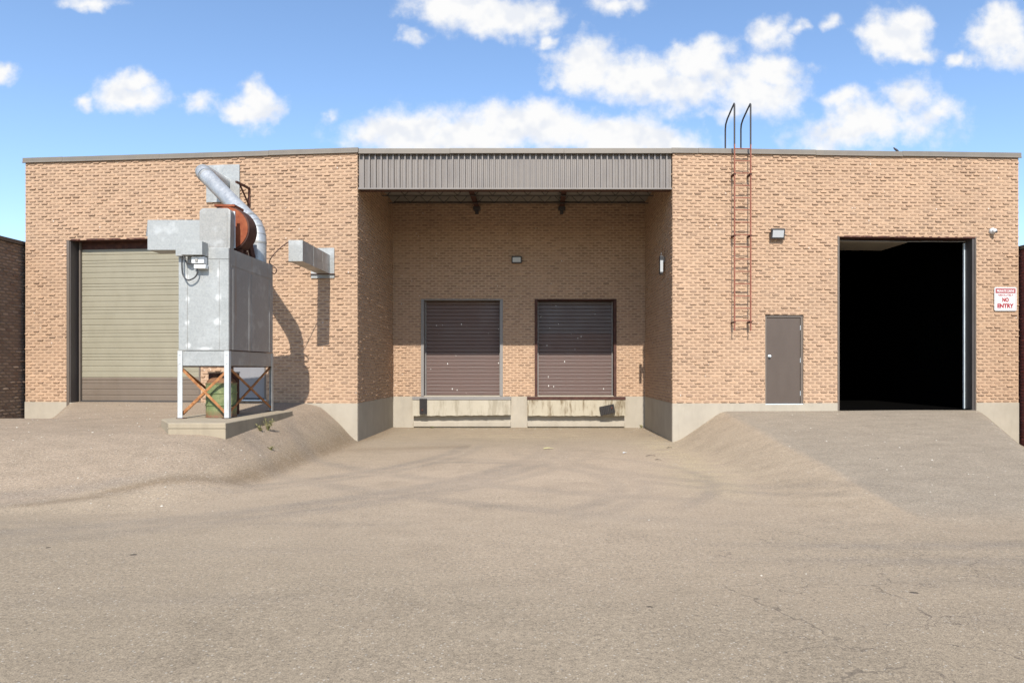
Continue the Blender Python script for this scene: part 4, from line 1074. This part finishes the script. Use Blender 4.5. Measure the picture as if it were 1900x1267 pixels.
# ------------------------------------------------------------------ rubber dock bumpers
bp = thing('dock_bumper', (0, 0, 0), 'upright black rubber bumper on the left dock ledge', 'bumper', 'dock bumpers', M=frame((-3.27, BACK_Y - 0.212, 0.64), (-1, 0, 0), (0, -1, 0)))
mb = MB()
for k in range(7): mb.box(-0.105 + k * 0.03, -0.078 + k * 0.03, 0.0, 0.10 + (k % 3) * 0.004, -0.225, 0.225)
mb.build('laminated_rubber', M_rubber, bp, bevel=0.004)
MB().lathe([(0.03, 0.108), (0.03, 0.118), (0.012, 0.122)], (0.02, 0, -0.10), 'Y', 12).build('bolt', M_rust_dark, bp)
bp = thing('dock_bumper', (0, 0, 0), 'loose tilted black rubber bumper on the stained right dock ledge', 'bumper', 'dock bumpers', M=frame((2.11, BACK_Y - 0.20, 0.545), (-1, 0, 0), (0, -1, 0)) @ Matrix.Rotation(R(12), 4, 'Y'))
mb = MB()
for k in range(8): mb.box(-0.21 + k * 0.053, -0.161 + k * 0.053, 0.0, 0.10 + (k % 3) * 0.005, -0.125 - 0.012 * (k % 2), 0.125)
mb.build('laminated_rubber', M_rubber, bp, bevel=0.004)
MB().lathe([(0.03, 0.108), (0.03, 0.118), (0.012, 0.122)], (-0.13, 0, 0.03), 'Y', 12).build('bolt', M_rust_dark, bp)

# ------------------------------------------------------------------ bird on the parapet
M = frame(onR(5.50, -0.10, 6.962), (-math.cos(AR), -math.sin(AR), 0), nR)
bd = thing('bird', None, 'small dark bird perched on the right parapet', 'bird', M=M @ Matrix.Scale(0.6, 4))
pts = [(-0.155, 0, 0.035), (-0.10, 0, 0.045), (-0.05, 0, 0.075), (0.0, 0, 0.105), (0.045, 0, 0.135), (0.075, 0, 0.165), (0.098, 0, 0.185), (0.12, 0, 0.186), (0.132, 0, 0.183)]
MB().tube(pts, [0.010, 0.016, 0.034, 0.045, 0.042, 0.030, 0.028, 0.022, 0.008], 12).build('body', M_bird, bd, smooth=80)
MB().tube([(0.130, 0, 0.184), (0.155, 0, 0.178)], [0.007, 0.002], 8).build('beak', M_beak, bd)
for s in (-1, 1):
    MB().tube([(0.0, s * 0.015, 0.075), (0.005, s * 0.018, 0.0)], 0.004, 6).build('leg', M_beak, bd)

# ------------------------------------------------------------------ weeds at the pad's edge
def weed(x, y, h, n, spread, label, seed, group='dry weeds beside the pad'):
    r = random.Random(seed); z = gz(x, y) - 0.01
    t_ = thing('weed', (x, y, z), label, 'weed', group)
    mb, sb = MB(), MB()
    for i in range(n):
        a = r.uniform(0, 6.283); l = h * r.uniform(0.45, 1.0); lean = spread * r.uniform(0.2, 1.0)
        p = [Vector((math.cos(a) * lean * q ** 1.3, math.sin(a) * lean * q ** 1.3, l * q)) for q in (0, .35, .7, 1)]
        sb.tube(p, [0.004, 0.0035, 0.0025, 0.001], 5)
        for k in range(r.randint(5, 9)):
            q = r.uniform(0.25, 1.0); c = p[0].lerp(p[3], q); d = Vector((r.uniform(-1, 1), r.uniform(-1, 1), r.uniform(0.1, 1))).normalized()
            sd = d.cross(Vector((r.uniform(-1, 1), r.uniform(-1, 1), 1))).normalized(); L_ = r.uniform(0.025, 0.06)
            mb.add([c, c + d * L_ * .5 + sd * .008, c + d * L_, c + d * L_ * .5 - sd * .008], [(0, 1, 2, 3)])
    sb.build('stem', M_weed, t_); mb.build('leaves', M_weed, t_)
weed(-4.98, 12.72, 0.27, 16, 0.13, 'tallest dry weed growing against the right edge of the concrete pad', 1)
weed(-5.02, 12.45, 0.13, 8, 0.10, 'small dry weed at the pad edge just in front of the tallest weed', 2)
weed(-4.62, 11.95, 0.07, 6, 0.06, 'tiny weed on the slope below the concrete pad', 3)

weed(3.12, 20.02, 0.10, 8, 0.07, 'small weed in the right rear corner of the loading bay', 4, None)
weed(-3.02, 20.0, 0.07, 7, 0.07, 'low tuft of moss at the foot of the left dock ledge', 5, None)

# ------------------------------------------------------------------ loose stones, scraps
r = random.Random(5)
vs, fs, at = [], [], []
def stone(x, y, s, val):
    z = gz(x, y); o = len(vs)
    a = r.uniform(0, 6.28); ca, sa = math.cos(a), math.sin(a)
    for dx, dy, dz in ((-1, -.7, 0), (1, -.8, 0), (.9, .8, 0), (-.9, .7, 0), (-.6, -.4, .7), (.6, -.5, .8), (.5, .5, .6), (-.5, .4, .75)):
        dx *= r.uniform(.7, 1.2); dy *= r.uniform(.7, 1.2)
        vs.append((x + (dx * ca - dy * sa) * s, y + (dx * sa + dy * ca) * s, z - s * .2 + dz * s * r.uniform(.7, 1.1)))
    fs.extend(tuple(i + o for i in q) for q in ((4, 5, 6, 7), (0, 1, 5, 4), (1, 2, 6, 5), (2, 3, 7, 6), (3, 0, 4, 7)))
    at.extend([val] * 8)
for k in range(900):
    z_ = r.random()
    if z_ < 0.35: x, y = r.uniform(-12, -4.6), r.uniform(8.3, 16)
    elif z_ < 0.65: x, y = r.uniform(4.4, 11.5), r.uniform(8, 16.1)
    elif z_ < 0.75: x, y = r.uniform(2.2, 4.3), r.uniform(10, 16.1)
    else: x, y = r.uniform(-6, 8), r.uniform(3.2, 15)
    if -6.7 < x < -5.0 and 11.1 < y < 14.6: continue
    stone(x, y, r.uniform(0.004, 0.013) * (1.35 if z_ < 0.65 else 0.8), r.random())
for k in range(120):                           # grit gathered along the wall feet
    s = r.choice((-1, 1)); x = (RX0 + 0.1 + r.random() ** 2 * .5) if s < 0 else (RX1 - 0.1 - r.random() ** 2 * .7)
    stone(x, r.uniform(15.2, 20.0), r.uniform(0.006, 0.02), r.random() * .5)
for k in range(140):
    stone(r.uniform(RX0 + .1, RX1 - .1), BACK_Y - 0.14 - r.random() ** 2 * .6, r.uniform(0.006, 0.018), r.random() * .8)
me = bpy.data.meshes.new('loose_stones'); me.from_pydata(vs, [], fs); me.materials.append(M_pebble); put_attr(me, 'rnd', at)
tag(link('loose_stones', me), 'small loose stones and grit scattered over the yard', 'stones', kind='stuff')

def scrap(name, x, y, rz, wd, ln, mat, label, cat, curl=0.015):
    z = gz(x, y) + 0.004
    t_ = MB(); n = 5; v = []
    for i in range(n + 1):
        q = i / n; zz = curl * math.sin(q * 3.1) + 0.3 * curl * q
        v += [(-ln / 2 + ln * q, -wd / 2 * (1 - .3 * abs(q - .5)), zz), (-ln / 2 + ln * q, wd / 2, zz + 0.006 * math.sin(q * 5)), (-ln / 2 + ln * q, wd / 2, zz + 0.006 * math.sin(q * 5) + .004), (-ln / 2 + ln * q, -wd / 2 * (1 - .3 * abs(q - .5)), zz + .004)]
    f = []
    for i in range(n):
        for k in range(4): a, c = i * 4 + k, i * 4 + (k + 1) % 4; f.append((a, c, c + 4, a + 4))
    f += [(3, 2, 1, 0), (n * 4, n * 4 + 1, n * 4 + 2, n * 4 + 3)]
    o = t_.add(v, f).build(name, mat)
    o.location = (x, y, z); o.rotation_euler = (0, 0, rz)
    return tag(o, label, cat)
M_yel = mat_paint('pale_yellow_scrap', (0.55, 0.50, 0.22), 0.7, 0.1, 0.2)
M_twig = mat_paint('dark_twig', (0.06, 0.045, 0.03), 0.8, 0.2, 0.1)
scrap('plastic_scrap', 0.29, 14.85, 0.1, 0.06, 0.22, M_yel, 'pale yellow plastic scrap lying in the middle of the bay mouth', 'litter')
scrap('wood_splinter', 2.30, 13.6, 0.2, 0.02, 0.20, M_twig, 'longest dark wood splinter right of the bay mouth', 'litter', 0.01)
scrap('wood_splinter', 2.34, 13.0, -0.3, 0.02, 0.12, M_twig, 'short dark splinter lying nearest the camera right of the bay mouth', 'litter', 0.01)
scrap('wood_splinter', 2.95, 15.0, 0.5, 0.022, 0.14, M_twig, 'dark splinter beside the foot of the right cheek wall', 'litter', 0.01)
scrap('paper_scrap', 1.85, 14.1, 0.4, 0.05, 0.08, M_white, 'tiny white paper scrap right of the yellow scrap', 'litter', 0.01)
